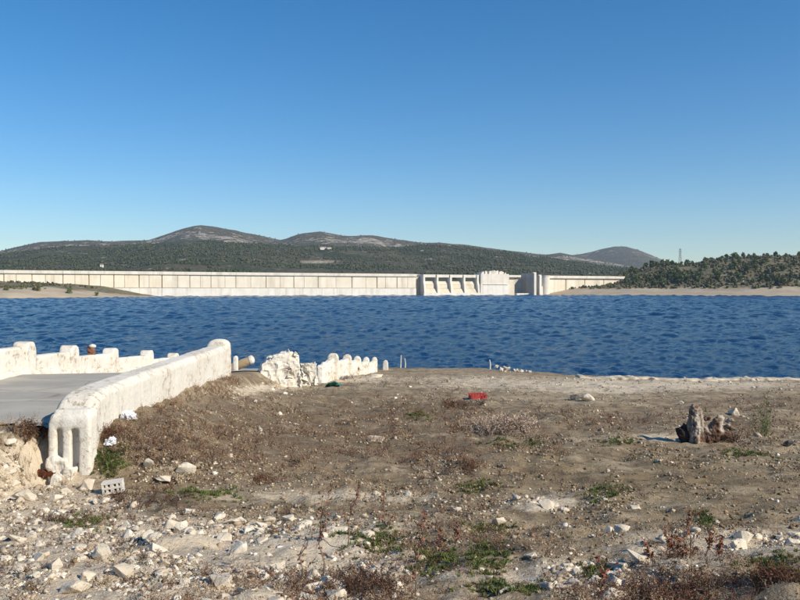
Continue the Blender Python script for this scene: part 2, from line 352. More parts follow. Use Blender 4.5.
def build_hills():
    X = np.linspace(-3300, 3600, 350)
    Y = np.concatenate([np.linspace(705, 1700, 80), np.linspace(1715, 2760, 75), np.linspace(2780, 4300, 45)])
    gx, gy = np.meshgrid(X, Y); z, who = hz(gx, gy)
    V = np.stack([gx.ravel(), gy.ravel(), z.ravel()], 1)
    nx, ny = len(X), len(Y); i = np.arange(nx * ny).reshape(ny, nx)
    Fq = np.stack([i[:-1, :-1].ravel(), i[:-1, 1:].ravel(), i[1:, 1:].ravel(), i[1:, :-1].ravel()], 1)
    px, py = sight(V[:, 0], V[:, 1], V[:, 2])
    w = who.ravel(); top = np.interp(V[:, 0], BACK[0], BACK[1])
    rel = V[:, 2] / top
    n = fbm(V[:, 0] / 160, V[:, 1] / 160, 4, 31)
    rock = np.where(w == 1, np.exp(-((rel - 0.83 - 0.07 * n) / 0.10) ** 2) * (0.62 + 0.9 * n), 0)
    rock = np.where(w == 2, 0.3 * sstep(0.2, 0.6, n), rock)
    scrub = np.where(w == 1, sstep(0.62, 0.80, rel + 0.08 * n), np.where(w == 2, 0.8, 0.0))
    scrub = np.maximum(scrub, np.where(w == 0, sstep(1050, 850, V[:, 1]) * 0.8 + 0.6 * sstep(0.15, 0.5, fbm(V[:, 0] / 320, V[:, 1] / 120, 3, 77)), 0))
    bare = np.zeros_like(n)
    for cx, cy, rx, ry, g in [(318, 262, 17, 1.3, 1.0), (322, 261, 9, 1.0, .6)]:
        bare = np.maximum(bare, g * (np.exp(-((px - cx) / rx) ** 4 - ((py - cy) / ry) ** 4)) * (w == 0))
    cols = np.clip(np.stack([rock, scrub, bare], 1), 0, 1)
    me = mesh_np('hills', V, Fq, cols, smooth=True)
    m = NT('hillside'); p = m.pos(); sep = m.n('ShaderNodeSeparateColor', i_0=m.attr())
    n1 = m.noise(p, 0.012, 6, 0.65); n2 = m.noise(p, 0.06, 5, 0.7); vv = m.voro(p, 0.11)
    forest = m.mix(m.rng(vv, 0.15, 0.75), (0.022, 0.034, 0.016), (0.052, 0.062, 0.030))
    forest = m.mix(m.rng(n1, 0.40, 0.62), forest, (0.105, 0.098, 0.058))
    scr = m.mix(m.rng(n2, 0.38, 0.62), (0.062, 0.062, 0.034), (0.13, 0.112, 0.070))
    col = m.mix(sep.outputs[1], forest, scr)
    rk = m.mix(m.rng(n2, 0.35, 0.6), (0.19, 0.165, 0.125), (0.43, 0.375, 0.30))
    col = m.mix(m.rng(m.math('ADD', sep.outputs[0], m.math('MULTIPLY', m.math('SUBTRACT', m.noise(p, 0.03, 5, 0.7), 0.5), 3.2)), 0.35, 0.6), col, rk)
    col = m.mix(sep.outputs[2], col, (0.42, 0.35, 0.26))
    h = m.math('ADD', n2, m.math('MULTIPLY', vv, 0.5))
    m.done(col, 0.95, m.bump(h, 1.0, 6.0), 0.1)
    tag(link('hills', me, m.m), 'dark forested hills with pale rock bands along their crests', kind='structure')
build_hills()

# right bank and left bank ---------------------------------------------------------
RSH = ([60, 118, 170, 216, 267, 400, 700], [690, 640, 600, 560, 522, 470, 430])
RTOP = skyline([(380, 290), (540, 288), (560, 286), (590, 282), (612, 277), (630, 272.5), (645, 269), (665, 266.5), (690, 266), (705, 263), (725, 260.5), (745, 259), (775, 258.5), (800, 258.5), (850, 259), (1000, 262)], 720)
def rz(x, y):
    s = np.interp(x, *RSH); t = y - s + 7 * fbm(x / 30, y / 30, 3, 4)
    xe = x * 720 / np.maximum(y, 300)
    top = np.interp(xe, *RTOP)
    beach = np.interp(t, [-60, 0, 22, 42], [-4, 0, 2.6, 5.6]); beach = np.minimum(beach, np.maximum(top, 1.5))
    f = sstep(30, 190, t) ** 0.85
    z = np.where(t < 30, beach, beach * (1 - f) + top * f)
    terr = 1.1 * np.sin(z * 0.9 + 2.5 * fbm(x / 50, y / 50, 2, 6)) * sstep(30, 80, t)
    return z + terr * 0.5 + 1.0 * fbm(x / 16, y / 16, 3, 14) * sstep(10, 60, t) + 0.35 * fbm(x / 6, y / 6, 2, 15) * sstep(-5, 15, t) - 6 * sstep(120, 60, x), t
LSH = ([-500, -300, -190, -150, -120], [250, 290, 345, 470, 560])
def lz(x, y):
    s = np.interp(x, *LSH); t = y - s + 6 * fbm(x / 25, y / 25, 3, 41)
    z = np.interp(t, [-50, 0, 20, 60, 120, 160], [-4, 0, 2.0, 4.6, 8.6, 9.0])
    z = np.minimum(z, np.interp(x, [-330, -215, -196, -184, -172, -158], [11, 8.3, 7.0, 4.4, 1.8, -0.8]))
    return z + 0.4 * fbm(x / 8, y / 8, 3, 44) * sstep(-5, 20, t), t
def bank(name, fn, X, Y, label, green0, green1):
    gx, gy = np.meshgrid(X, Y); z, t = fn(gx, gy)
    V = np.stack([gx.ravel(), gy.ravel(), z.ravel()], 1); nx, ny = len(X), len(Y); i = np.arange(nx * ny).reshape(ny, nx)
    Fq = np.stack([i[:-1, :-1].ravel(), i[:-1, 1:].ravel(), i[1:, 1:].ravel(), i[1:, :-1].ravel()], 1)
    g = sstep(green0, green1, t.ravel() + 14 * fbm(V[:, 0] / 18, V[:, 1] / 18, 3, 51))
    cols = np.stack([g, 0 * g, 0 * g], 1)
    m = NT(name + '_soil'); p = m.pos(); sep = m.n('ShaderNodeSeparateColor', i_0=m.attr()); zc = m.n('ShaderNodeSeparateXYZ', i_0=p).outputs[2]
    n1 = m.noise(p, 0.09, 6, 0.65); n2 = m.noise(p, 0.5, 5, 0.7); st = m.noise(m.mapping(p, (0.02, 0.02, 1.4)), 1.0, 4, 0.6)
    sand = m.mix(m.rng(n1, 0.35, 0.65), (0.50, 0.42, 0.31), (0.40, 0.33, 0.24))
    sand = m.mix(m.rng(st, 0.45, 0.6, 0, 0.55), sand, (0.33, 0.27, 0.19))
    scr = m.mix(m.rng(n2, 0.4, 0.6), (0.085, 0.088, 0.045), (0.24, 0.20, 0.13))
    scr = m.mix(m.rng(n1, 0.60, 0.68), scr, (0.36, 0.30, 0.22))
    col = m.mix(sep.outputs[0], sand, scr)
    m.done(col, 0.95, m.bump(n2, 0.8, 0.6), 0.1)
    tag(link(name, mesh_np(name, V, Fq, cols, smooth=True), m.m), label, kind='structure')
bank('right_bank', rz, np.linspace(40, 900, 190), np.linspace(380, 1100, 130), 'sandy far bank rising to a wooded slope right of the dam', 36, 54)
bank('left_bank', lz, np.linspace(-520, -100, 130), np.linspace(230, 640, 120), 'sandy spit with scrub in front of the left end of the dam', 62, 85)

# ------------------------------------------------------------------ the dam
ANG = math.radians(23.5); DU = Vector((math.cos(ANG), math.sin(ANG))); DO = Vector((11.6, 600.0)); CREST = 16.7
def S(px):                                 # station along the dam axis under a bearing
    q = (px - 400) / F; return (DO.y * q - DO.x) / (DU.x - DU.y * q)
WHITE_CONC = mat_concrete('dam_concrete', (0.80, 0.74, 0.62), (0.70, 0.61, 0.47), 0.12)
CREST_CONC = mat_concrete('crest_concrete', (0.76, 0.71, 0.62), (0.66, 0.60, 0.51), 0.2)
BLEACHED = mat_concrete('bleached_concrete', (0.80, 0.77, 0.70), (0.70, 0.65, 0.57), 0.2)
JOINT = mat_concrete('stained_joint', (0.58, 0.47, 0.34), (0.44, 0.33, 0.22), 0.4)
OCHRE = mat_concrete('ochre_concrete', (0.70, 0.63, 0.50), (0.58, 0.50, 0.38), 0.2)
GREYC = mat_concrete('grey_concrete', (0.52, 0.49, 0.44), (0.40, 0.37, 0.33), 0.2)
dam = tag(empty('dam', (DO.x, DO.y, 0), ANG), 'long pale concrete dam with spillway gates across the far end of the reservoir', 'dam')
def dpart(name, mat, *boxes, parent=None, prisms=(), bevel=0.0):
    bm = bmesh.new()
    for b in boxes: box(bm, *b)
    for pts, a, b in prisms: prism(bm, pts, a, b, 'x')
    if bevel: bmesh.ops.bevel(bm, geom=bm.edges[:], offset=bevel, segments=1, affect='EDGES')
    return link(name, bm_mesh(name, bm), mat, parent or dam)
# local frame: x along the axis, -y towards the lake
sA, sB = S(-60), S(416)
dpart('core', JOINT, (sA, sB - 0.5, 0.6, 7.0, -6, CREST - 1.0))
jl = [-60, -28, 4, 32, 63, 89, 114, 139, 162, 190, 211, 236, 266, 294, 318, 352, 377, 397, 416]
rr = rs(5)
for a, b in zip(jl[:-1], jl[1:]):
    jw = rr.uniform(0.18, 0.42); x0, x1 = S(a) + jw, S(b) - jw; mid = x0 + (x1 - x0) * rr.uniform(0.4, 0.6)
    dy = rr.uniform(-0.12, 0.12)
    blk = dpart('block', WHITE_CONC, (x0, mid - 0.12, dy, 1.0, 5.9, CREST - 2.4))
    dpart('panel', WHITE_CONC, (mid + 0.12, x1, dy + rr.uniform(-.05, .05), 1.0, 5.9, CREST - 2.4), parent=blk)
    dpart('base_course', BLEACHED, (x0 - 0.3, x1 + 0.3, -0.35, 1.0, -6, 5.6), parent=blk)
    dpart('parapet', CREST_CONC, (x0 - 0.4, x1 + 0.4, -0.9, -0.5, CREST - 2.0, CREST + 0.0))
dpart('crest_road', CREST_CONC, (sA, S(416), -0.5, 7.6, CREST - 2.35, CREST - 1.1))
dpart('rear_parapet', CREST_CONC, (sA, S(622), 7.6, 8.0, CREST - 1.5, CREST - 0.1))
# spillway: four bays between piers
OPEN0, OPEN1 = 11.2, 14.2
pl = [421.5, 434.8, 448.2, 461.6, 475.0]
for i, p in enumerate(pl):
    x = S(p)
    prof = [(7, -6), (7, CREST - 0.3), (-3.4, CREST - 0.3), (-3.4, 11.0), (-4.4, 8.0), (-5.2, 2.0), (-5.4, -6)]
    dpart('pier', BLEACHED, prisms=[(prof, x, x + 1.5)])
for a, b in zip(pl[:-1], pl[1:]):
    x0, x1 = S(a) + 1.5, S(b)
    dpart('bridge_beam', CREST_CONC, (x0 + 0.002, x1 - 0.002, -2.6, 6.6, OPEN1, CREST - 0.32))
    prof = [(5, -6), (5, OPEN0 - 0.4), (0.2, OPEN0), (-0.6, 9.0), (-1.6, 6.3), (-1.7, 6.0)]
    g = dpart('gate', OCHRE, prisms=[([(4, 5.5), (4, OPEN0 - 0.3), (0.0, OPEN0), (-0.9, 9.2), (-1.5, 7.2), (-1.8, 5.5)], x0 + 0.05, x1 - 0.05)])
    dpart('rib', OCHRE, prisms=[([(0.3, 8.9), (-1.25, 8.9), (-1.35, 8.5), (0.3, 8.5)], x0 + 0.1, x1 - 0.1)], parent=g)
    dpart('sill', OCHRE, prisms=[([(4, -6), (4, 5.4), (-2.4, 5.4), (-4.6, 1.6), (-5.2, -6)], x0 + 0.02, x1 - 0.02)])
dpart('spillway_apron', BLEACHED, (S(420), S(476), -7.2, -6.7, -6, 2.2))
dpart('recess_wall', JOINT, (sB - 0.4, S(421.5) - 0.05, 2.0, 7.0, -6, CREST - 2.0))
# gate house block with a ragged top
x0, x1 = S(477.6), S(506)
dpart('machine_block', BLEACHED, (x0, x1, -5.0, 7.0, -6, 9.0)); dpart('ledge', GREYC, (x0 + 2, x1 - 2, -5.35, -5.0, 8.6, 9.0))
mh = dpart('machine_house', CREST_CONC, (x0 + 0.4, x1, -4.7, 7.0, 9.01, CREST + 0.6))
for k in range(14):
    c = x0 + 2 + (x1 - x0 - 5) * k / 13.0; hh = rr.uniform(0.4, 1.6) + 1.3 * math.sin(math.pi * (k + 1) / 15)
    dpart('broken_top', CREST_CONC, (c - rr.uniform(.4, .9), c + rr.uniform(.4, .9), -4.2 + rr.uniform(-.3, 1.5), 3, CREST + 0.61, CREST + 0.6 + hh), parent=mh)
x2 = S(518)
dpart('deck', CREST_CONC, (x1 + 0.02, x2, -4.5, 7.6, CREST - 2.0, CREST - 0.2)); dpart('abutment', OCHRE, (x1 + 0.03, S(513), -2.2, 7.0, -6, CREST - 2.02))
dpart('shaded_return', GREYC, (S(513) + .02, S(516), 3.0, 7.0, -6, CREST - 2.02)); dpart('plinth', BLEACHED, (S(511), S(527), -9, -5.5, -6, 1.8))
# three intake towers
def tower(px0, px1, front, back, top):
    t = dpart('intake_tower', GREYC, (S(px0), S(px1), front, back, -6, top))  # grey body: shade of the tower's left side put into the colour
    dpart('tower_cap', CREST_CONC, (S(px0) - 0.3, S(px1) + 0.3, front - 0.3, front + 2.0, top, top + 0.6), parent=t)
    dpart('nose', BLEACHED, (S(px0) + 0.1, S(px1) - 0.1, front - 1.0, front - 0.02, -6, top - 0.05), parent=t); return t  # paler nose: sunlit front edge put into the colour
tower(525.3, 527.6, -12, 6, CREST + 1.4); tower(533.4, 535.6, -8, 6, CREST - 0.4)
dpart('low_wall', BLEACHED, (S(527.7), S(531), -4, -1, -6, 7.2)); dpart('low_wall', BLEACHED, (S(535.7), S(540), -4, -1, -6, 7.4))
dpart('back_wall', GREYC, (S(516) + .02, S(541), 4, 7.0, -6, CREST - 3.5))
bm = bmesh.new(); cx = S(544.5); bmesh.ops.create_cone(bm, cap_ends=True, segments=24, radius1=3.6, radius2=3.6, depth=CREST - 1.0 + 6, matrix=Matrix.Translation((cx, -1.0, (CREST - 1.0 - 6) / 2)))
link('round_tower', bm_mesh('round_tower', bm), CREST_CONC, dam)
bm = bmesh.new(); bmesh.ops.create_cone(bm, cap_ends=True, segments=24, radius1=3.9, radius2=3.9, depth=0.7, matrix=Matrix.Translation((cx, -1.0, CREST - 0.6)))
link('tower_cap', bm_mesh('tower_cap', bm), CREST_CONC, dam)
# right wing
wr = [548.5, 566, 585, 604, 624]
dpart('core', JOINT, (S(547), S(624), 1.2, 7, -6, CREST - 1.4))
for a, b in zip(wr[:-1], wr[1:]):
    dpart('block', WHITE_CONC, (S(a) + 0.4, S(b) - 0.4, 0.3, 1.4, -6, CREST - 3.0)); dpart('parapet', CREST_CONC, (S(a) + .05, S(b) - .05, -1.2, -0.8, CREST - 2.4, CREST - 0.4))
dpart('crest_road', CREST_CONC, (S(547), S(624), -0.8, 7.58, CREST - 2.8, CREST - 1.5))

# ------------------------------------------------------------------ far vegetation
def hull_mesh(name, n, seed, flat=(1, 1, 1)):
    r = rs(seed); bm = bmesh.new()
    for i in range(n):
        v = r.normal(size=3); v /= np.linalg.norm(v); v *= r.uniform(0.75, 1.05); bm.verts.new(v * np.array(flat))
    bmesh.ops.convex_hull(bm, input=bm.verts[:], use_existing_faces=False)
    bmesh.ops.delete(bm, geom=[v for v in bm.verts if not v.link_faces], context='VERTS')
    bmesh.ops.triangulate(bm, faces=bm.faces[:])
    return bm_mesh(name, bm)
def arrays(me):
    V = np.empty(len(me.vertices) * 3); me.vertices.foreach_get('co', V); V = V.reshape(-1, 3)
    T = np.array([p.vertices[:] for p in me.polygons if len(p.vertices) == 3]); return V, T
def rotz_mats(r, n, tilt=0.0):
    out = np.empty((n, 3, 3)); a = r.uniform(0, 2 * np.pi, n); c, s = np.cos(a), np.sin(a)
    out[:] = 0; out[:, 0, 0] = c; out[:, 0, 1] = -s; out[:, 1, 0] = s; out[:, 1, 1] = c; out[:, 2, 2] = 1
    if tilt:
        b = r.normal(0, tilt, n); c, s = np.cos(b), np.sin(b); X = np.zeros((n, 3, 3)); X[:, 0, 0] = 1; X[:, 1, 1] = c; X[:, 1, 2] = -s; X[:, 2, 1] = s; X[:, 2, 2] = c
        out = np.einsum('nij,njk->nik', out, X)
    return out
def scatter(templates, pos, scl, col, seed, tilt=0.0, tcol=None):
    """many small pieces as one mesh; templates = [(V, T, C or None)]"""
    r = rs(seed); VV = []; TT = []; CC = []; off = 0
    which = r.randint(0, len(templates), len(pos)); scl = np.asarray(scl, float)
    if scl.ndim == 1: scl = np.repeat(scl[:, None], 3, 1)
    for k, tp in enumerate(templates):
        V, T = tp[0], tp[1]; C = tp[2] if len(tp) > 2 else None
        idx = np.where(which == k)[0]
        if not len(idx): continue
        R = rotz_mats(r, len(idx), tilt)
        P = np.einsum('nij,nvj->nvi', R, V[None] * scl[idx][:, None, :]) + pos[idx][:, None, :]
        VV.append(P.reshape(-1, 3)); n = len(V)
        TT.append((T[None] + (off + np.arange(len(idx)) * n)[:, None, None]).reshape(-1, 3)); off += n * len(idx)
        c = np.repeat(col[idx][:, None, :], n, 1)
        if C is not None: c = c * C[None]
        CC.append(c.reshape(-1, 3))
    return np.concatenate(VV), np.concatenate(TT), np.concatenate(CC)

FOLI = mat_vcol('foliage', 0.85, 0.35, 0.8, 0.15)
BARK = mat_plain('bark', (0.11, 0.075, 0.05), 0.95, 0.3, 3.0)
def crown_template(seed, n=220, kind='pine'):
    """small leaf faces through the volume of a crown 1 unit high and about 0.7 wide"""
    r = rs(seed); V = []; T = []; C = []
    lob = [(r.uniform(-.22, .22), r.uniform(-.22, .22), r.uniform(.3, .85), r.uniform(.16, .28)) for _ in range(8)] if kind != 'shrub' else \
          [(r.uniform(-.35, .35), r.uniform(-.35, .35), r.uniform(.15, .7), r.uniform(.18, .3)) for _ in range(8)]
    for i in range(n):
        lx, ly, lz_, lr = lob[r.randint(len(lob))]; d = r.normal(size=3); d /= np.linalg.norm(d); d *= lr * r.uniform(0.55, 1.05) * np.array([1, 1, .8])
        c = np.array([lx, ly, lz_]) + d; c[2] = max(c[2], 0.05)
        if kind == 'pine': c[:2] *= (1.15 - 0.65 * c[2])
        s = r.uniform(0.05, 0.10); a = r.normal(size=3) * s; b = r.normal(size=3) * s; e = r.normal(size=3) * s
        k = len(V); V += [c + a, c + b, c + e]; T.append((k, k + 1, k + 2)); sh = r.uniform(0.7, 1.3); C += [[sh] * 3] * 3
    return np.array(V), np.array(T), np.array(C)
def tree_meshes(seed, kind, col):
    V, T, C = crown_template(seed, 260, kind); me = mesh_np('crown', V, T, C * np.array(col))
    core = hull_mesh('core', 14, seed + 9)
    me.materials.append(FOLI)
    bm = bmesh.new(); r = random.Random(seed)
    tube(bm, [(0, 0, -0.12), (0.01, 0, 0.15), (0.02, .01, 0.5), (0.0, 0.0, .85)], [0.035, 0.028, 0.018, 0.006], 5)
    for k in range(4):
        a = r.uniform(0, 6.28); h = r.uniform(.25, .6); tube(bm, [(0.01, 0, h), (0.2 * math.cos(a), 0.2 * math.sin(a), h + 0.15)], [0.012, 0.004], 4)
    tm = bm_mesh('trunk', bm); tm.materials.append(BARK)
    return me, tm
GREENS = [(0.10, 0.135, 0.050), (0.078, 0.105, 0.042), (0.13, 0.152, 0.056), (0.145, 0.148, 0.066)]
PINES = [tree_meshes(100 + i, 'pine', GREENS[i % 4]) for i in range(6)]
BUSHES = [tree_meshes(200 + i, 'shrub', GREENS[(i + 2) % 4]) for i in range(3)]
def plant_tree(name, meshes, x, y, z, h, wid, label, cat, group, seed):
    r = random.Random(seed); t = tag(empty(name, (x, y, z), r.uniform(0, 6.28)), label, cat, group); t.scale = (h * wid, h * wid, h)
    link('crown', meshes[0], None, t); link('trunk', meshes[1], None, t); return t
def tlab(px, t):
    if px < 625: a = 'small green tree on the bank in front of the right dam wing'
    else:
        part_ = 'near the dam' if px < 680 else 'right of the pylon' if px < 740 else 'towards the right edge'
        lev = 'lowest row above the far beach' if t < 65 else 'middle of the wooded slope' if t < 120 else 'upper part of the wooded slope'
        a = 'green tree in the ' + lev + ', ' + part_
    return a, 'tree', a.replace('green tree', 'trees', 1).replace('small ', '')
r = rs(11); n_t = 0; tries = 0; placed = []
while n_t < 210 and tries < 9000:
    tries += 1
    px = r.uniform(548, 812); y = r.uniform(540, 790); x = (px - 400) / F * y
    z, t = rz(np.array([x]), np.array([y])); z, t = z[0], t[0]
    if t < 44 or z < 3.5: continue
    if px < 625 and (y > 640 or r.rand() > 0.25): continue
    dens = 0.35 + 0.65 * (vnoise(np.array([x / 22]), np.array([y / 22]), 71)[0] > 0.42)
    if t > 130: dens *= 0.6
    if r.rand() > dens or any((x - a) ** 2 + (y - b) ** 2 < 12 for a, b in placed): continue
    placed.append((x, y)); h = r.uniform(3.6, 7.6) * (0.6 if px < 625 else 1) * (0.8 if t > 120 else 1)
    plant_tree('pine_tree', PINES[r.randint(6)], x, y, z - 0.2, h, r.uniform(0.9, 1.4), *tlab(px, t), tries); n_t += 1
for i, (px, py, h) in enumerate([(646, 268, 8), (652, 266, 9.5), (657, 266, 8.5), (662, 265, 9), (667, 265, 8), (672, 265, 7), (687, 264, 8), (692, 264, 6), (632, 273, 7), (620, 276, 6)]):
    y = 735; x = (px - 400) / F * y; z = rz(np.array([x]), np.array([y]))[0][0]
    plant_tree('pine_tree', PINES[i % 6], x, y, z - 0.3, h, 1.0, 'tall dark pine standing on the skyline near the pylon', 'tree', 'pines on the skyline by the pylon', 900 + i)
for i, (px, yy, h, lab) in enumerate([(22, 400, 3.2, 'leftmost low green bush on the sandy spit before the dam'), (37.5, 400, 4.6, 'tallest green bush on the sandy spit before the dam'),
                                     (70, 415, 3.6, 'sparse grey-green bush on the spit, third from the left'), (96, 430, 2.8, 'small round dark bush at the foot of the dam wall'), (7, 390, 3.0, 'low bush at the left edge of the sandy spit')]):
    x = (px - 400) / F * yy; z = lz(np.array([x]), np.array([yy]))[0][0]
    plant_tree('bush', BUSHES[i % 3], x, yy, z - 0.2, h, 1.0, lab, 'bush', None, 40 + i)
# scrub covering the banks and forest on the hills: masses nobody could count
oct_V = np.array([(1, 0, 0), (-1, 0, 0), (0, 1, 0), (0, -1, 0), (0, 0, 1.25), (0, 0, -0.6)], float); oct_T = np.array([(0, 2, 4), (2, 1, 4), (1, 3, 4), (3, 0, 4), (2, 0, 5), (1, 2, 5), (3, 1, 5), (0, 3, 5)])
def jit(V, s, seed): return V * (1 + rs(seed).uniform(-s, s, V.shape))
LUMP = [arrays(hull_mesh('l', 8, 300 + i)) for i in range(5)]
def mass(name, fn, n, xr, yr, tmin, size, cols, label, seed, acc, hue=False):
    r = rs(seed); x = r.uniform(*xr, n); y = r.uniform(*yr, n); z, t = fn(x, y); k = acc(x, y, z, t, r); x, y, z = x[k], y[k], z[k]
    s = r.uniform(size[0], size[1], len(x)) ; S3 = np.stack([s, s, s * r.uniform(0.7, 1.2, len(x))], 1)
    c = np.array(cols)[r.randint(0, len(cols), len(x))] * r.uniform(0.75, 1.3, (len(x), 1))
    if hue: c = c * (1 - 0.0 * s[:, None]) ; f = sstep(0.42, 0.68, vnoise(x / 150, y / 70, 92) * .65 + vnoise(x / 40, y / 30, 93) * .35)[:, None]; c = c * (1 - f) + np.array([(0.07, 0.074, 0.043)]) * r.uniform(.7, 1.3, (len(x), 1)) * f
    V, T, C = scatter(LUMP, np.stack([x, y, z + s * 0.35], 1), S3, c, seed + 1, 0.3)
    return tag(link(name, mesh_np(name, V, T, C), FOLI), label, kind='stuff')
SCR = [(0.075, 0.090, 0.038), (0.10, 0.09, 0.048), (0.13, 0.105, 0.065), (0.05, 0.06, 0.03)]
mass('scrub', rz, 20000, (100, 520), (480, 860), 30, (0.6, 2.0), SCR, 'scrub on the right far bank', 61, lambda x, y, z, t, r: (t > 38) & (z > 2) & (vnoise(x / 14, y / 14, 3) + r.uniform(-.2, .2, len(x)) > 0.36))
mass('scrub', lz, 2600, (-340, -186), (330, 480), 30, (0.35, 1.1), SCR, 'scrub on the sandy spit before the dam', 63, lambda x, y, z, t, r: (t > 58) & (z > 4.4) & (vnoise(x / 9, y / 9, 3) > 0.35))
def hfor(x, y): z, w = hz(x, y); return z, w
FORC = [(0.036, 0.056, 0.024), (0.044, 0.062, 0.027), (0.056, 0.070, 0.031), (0.078, 0.080, 0.040)]
mass('forest', hfor, 44000, (-1150, 900), (820, 1900), 0, (1.4, 3.1), FORC, 'pine forest covering the hillside behind the dam', 67,
     lambda x, y, z, w, r: (w == 0) & (z > 8) & (vnoise(x / 110, y / 60, 9) + 0.5 * vnoise(x / 30, y / 22, 4) > 0.62 + 0.45 * sstep(1200, 880, y)) & ~((np.abs(sight(x, y, z)[0] - 318) < 17) & (np.abs(sight(x, y, z)[1] - 262) < 2)), hue=True)
mass('hilltop_scrub', hfor, 14000, (-1900, 1500), (1500, 3900), 0, (1.8, 3.4), SCR[:2] + FORC[2:], 'scattered scrub on the rocky crests of the hills', 69, lambda x, y, z, w, r: (w > 0) & (vnoise(x / 80, y / 80, 5) > 0.5))

# pylon ------------------------------------------------------------------------
def build_pylon():
    y = 745.0; x = (680 - 400) / F * y; z0 = rz(np.array([x]), np.array([y]))[0][0]; H = EYE + (HZ - 248.5) / F * y - z0
    STEEL = mat_plain('galvanised_steel', (0.22, 0.23, 0.24), 0.5, 0.1, 2)
    t = tag(empty('pylon', (x, y, z0), 0.3), 'slender grey lattice pylon standing on the skyline above the right bank', 'pylon')
    def w(h): return 1.25 * (1 - h / H) + 0.28
    for sx, sy in ((1, 1), (1, -1), (-1, -1), (-1, 1)):
        bm = bmesh.new(); tube(bm, [(sx * w(0), sy * w(0), -0.5), (sx * w(H) * 1, sy * w(H), H)], [0.14, 0.10], 4); link('leg', bm_mesh('leg', bm), STEEL, t)
    bm = bmesh.new(); k = 9
    for i in range(k):
        a, b = H * i / k, H * (i + 1) / k
        for s in (1, -1):
            tube(bm, [(-w(a), s * w(a), a), (w(b), s * w(b), b)], 0.06, 3); tube(bm, [(w(a), s * w(a), a), (-w(b), s * w(b), b)], 0.06, 3)
            tube(bm, [(s * w(a), -w(a), a), (s * w(b), w(b), b)], 0.06, 3)
    link('bracing', bm_mesh('bracing', bm), STEEL, t)
    for h, L in ((H * 0.84, 1.9), (H * 0.95, 1.5)):
        bm = bmesh.new(); tube(bm, [(-L, 0, h), (0, 0, h + 0.25), (L, 0, h)], 0.14, 4); ca = link('cross_arm', bm_mesh('cross_arm', bm), STEEL, t)
        for s in (-1, 1):
            bm = bmesh.new(); tube(bm, [(s * L * 0.95, 0, h), (s * L * 0.95, 0, h - 0.8)], 0.14, 5); link('insulator', bm_mesh('insulator', bm), STEEL, ca)
build_pylon()
# far houses on the hill -----------------------------------------------------------
def far_house(px, py, wd, label):
    yy = np.linspace(850, 1900, 300); xx = (px - 400) / F * yy; zz = hz(xx, yy)[0]; row = HZ + F * (EYE - zz) / yy
    k = int(np.argmax(row <= py)) if (row <= py).any() else 200
    x, y, z = xx[k], yy[k], zz[k]
    WALLM = mat_plain('house_white', (0.78, 0.74, 0.68), 0.9, 0.08, 0.5); RF = mat_plain('house_roof', (0.34, 0.20, 0.14), 0.9, 0.2, 1); GL = mat_plain('window_dark', (0.05, 0.05, 0.06), 0.3, 0.1, 1)
    t = tag(empty('house', (x, y, z), 0.25), label, 'house')
    bm = bmesh.new(); box(bm, -wd / 2, wd / 2, -4, 4, -3, 4.2); wl = link('wall', bm_mesh('wall', bm), WALLM, t)
    bm = bmesh.new(); prism(bm, [(-4.6, 4.2), (4.6, 4.2), (0, 5.4)], -wd / 2 - .5, wd / 2 + .5, 'x'); link('roof', bm_mesh('roof', bm), RF, t)
    for i in range(int(wd / 3.5)):
        bm = bmesh.new(); cx = -wd / 2 + 2 + i * 3.4; box(bm, cx - .6, cx + .6, -4.06, -4.0, 1.4, 2.8); link('window', bm_mesh('window', bm), GL, wl)
far_house(323, 249.5, 12, 'white house with low roof high on the wooded hill behind the dam')
far_house(329, 250, 8, 'smaller white outbuilding beside the white house on the wooded hill')
far_house(102, 267.5, 4, 'tiny pale hut low on the hillside just above the dam crest at left')

# ------------------------------------------------------------------ ramp road and white walls
def build_road():
    Y = np.concatenate([np.linspace(9.42, 16, 60), np.linspace(16.2, 36, 60)]); U = np.linspace(0, 1, 24)
    V = []
    for y in Y:
        xr = -4.22 - 0.05 * max(0, y - 10) ; xl = -7.35
        for u in U: V.append((xl + (xr - xl) * u, y + (0.12 * math.sin(u * 17) + 0.1 * math.sin(u * 41)) * float(sstep(10.2, 9.4, y)), float(ramp_z(y)) + 0.012))
    n = len(U); Fq = [(j * n + i, j * n + i + 1, (j + 1) * n + i + 1, (j + 1) * n + i) for j in range(len(Y) - 1) for i in range(n - 1)]
    m = NT('ramp_concrete'); p = m.pos(); a = m.noise(p, 1.2, 6, 0.65); b = m.noise(p, 30, 4, 0.7); st = m.noise(m.mapping(p, (0.3, 2.5, 1)), 1.0, 5, 0.65)
    cr = m.voro(m.mapping(p, (0.5, 0.8, 1)), 1.0, 'DISTANCE_TO_EDGE')
    col = m.mix(m.rng(a, 0.35, 0.65), (0.42, 0.395, 0.345), (0.34, 0.315, 0.27)); col = m.mix(m.rng(st, 0.45, 0.62, 0, 0.65), col, (0.50, 0.45, 0.365))
    col = m.mix(m.rng(cr, 0.0, 0.012, 0.6, 0), col, (0.14, 0.12, 0.10))
    m.done(col, 0.92, m.bump(b, 0.4, 0.01), 0.2)
    tag(link('ramp_road', mesh_np('ramp_road', np.array(V), np.array(Fq), smooth=True), m.m), 'grey concrete ramp between the white walls', kind='structure')
build_road()

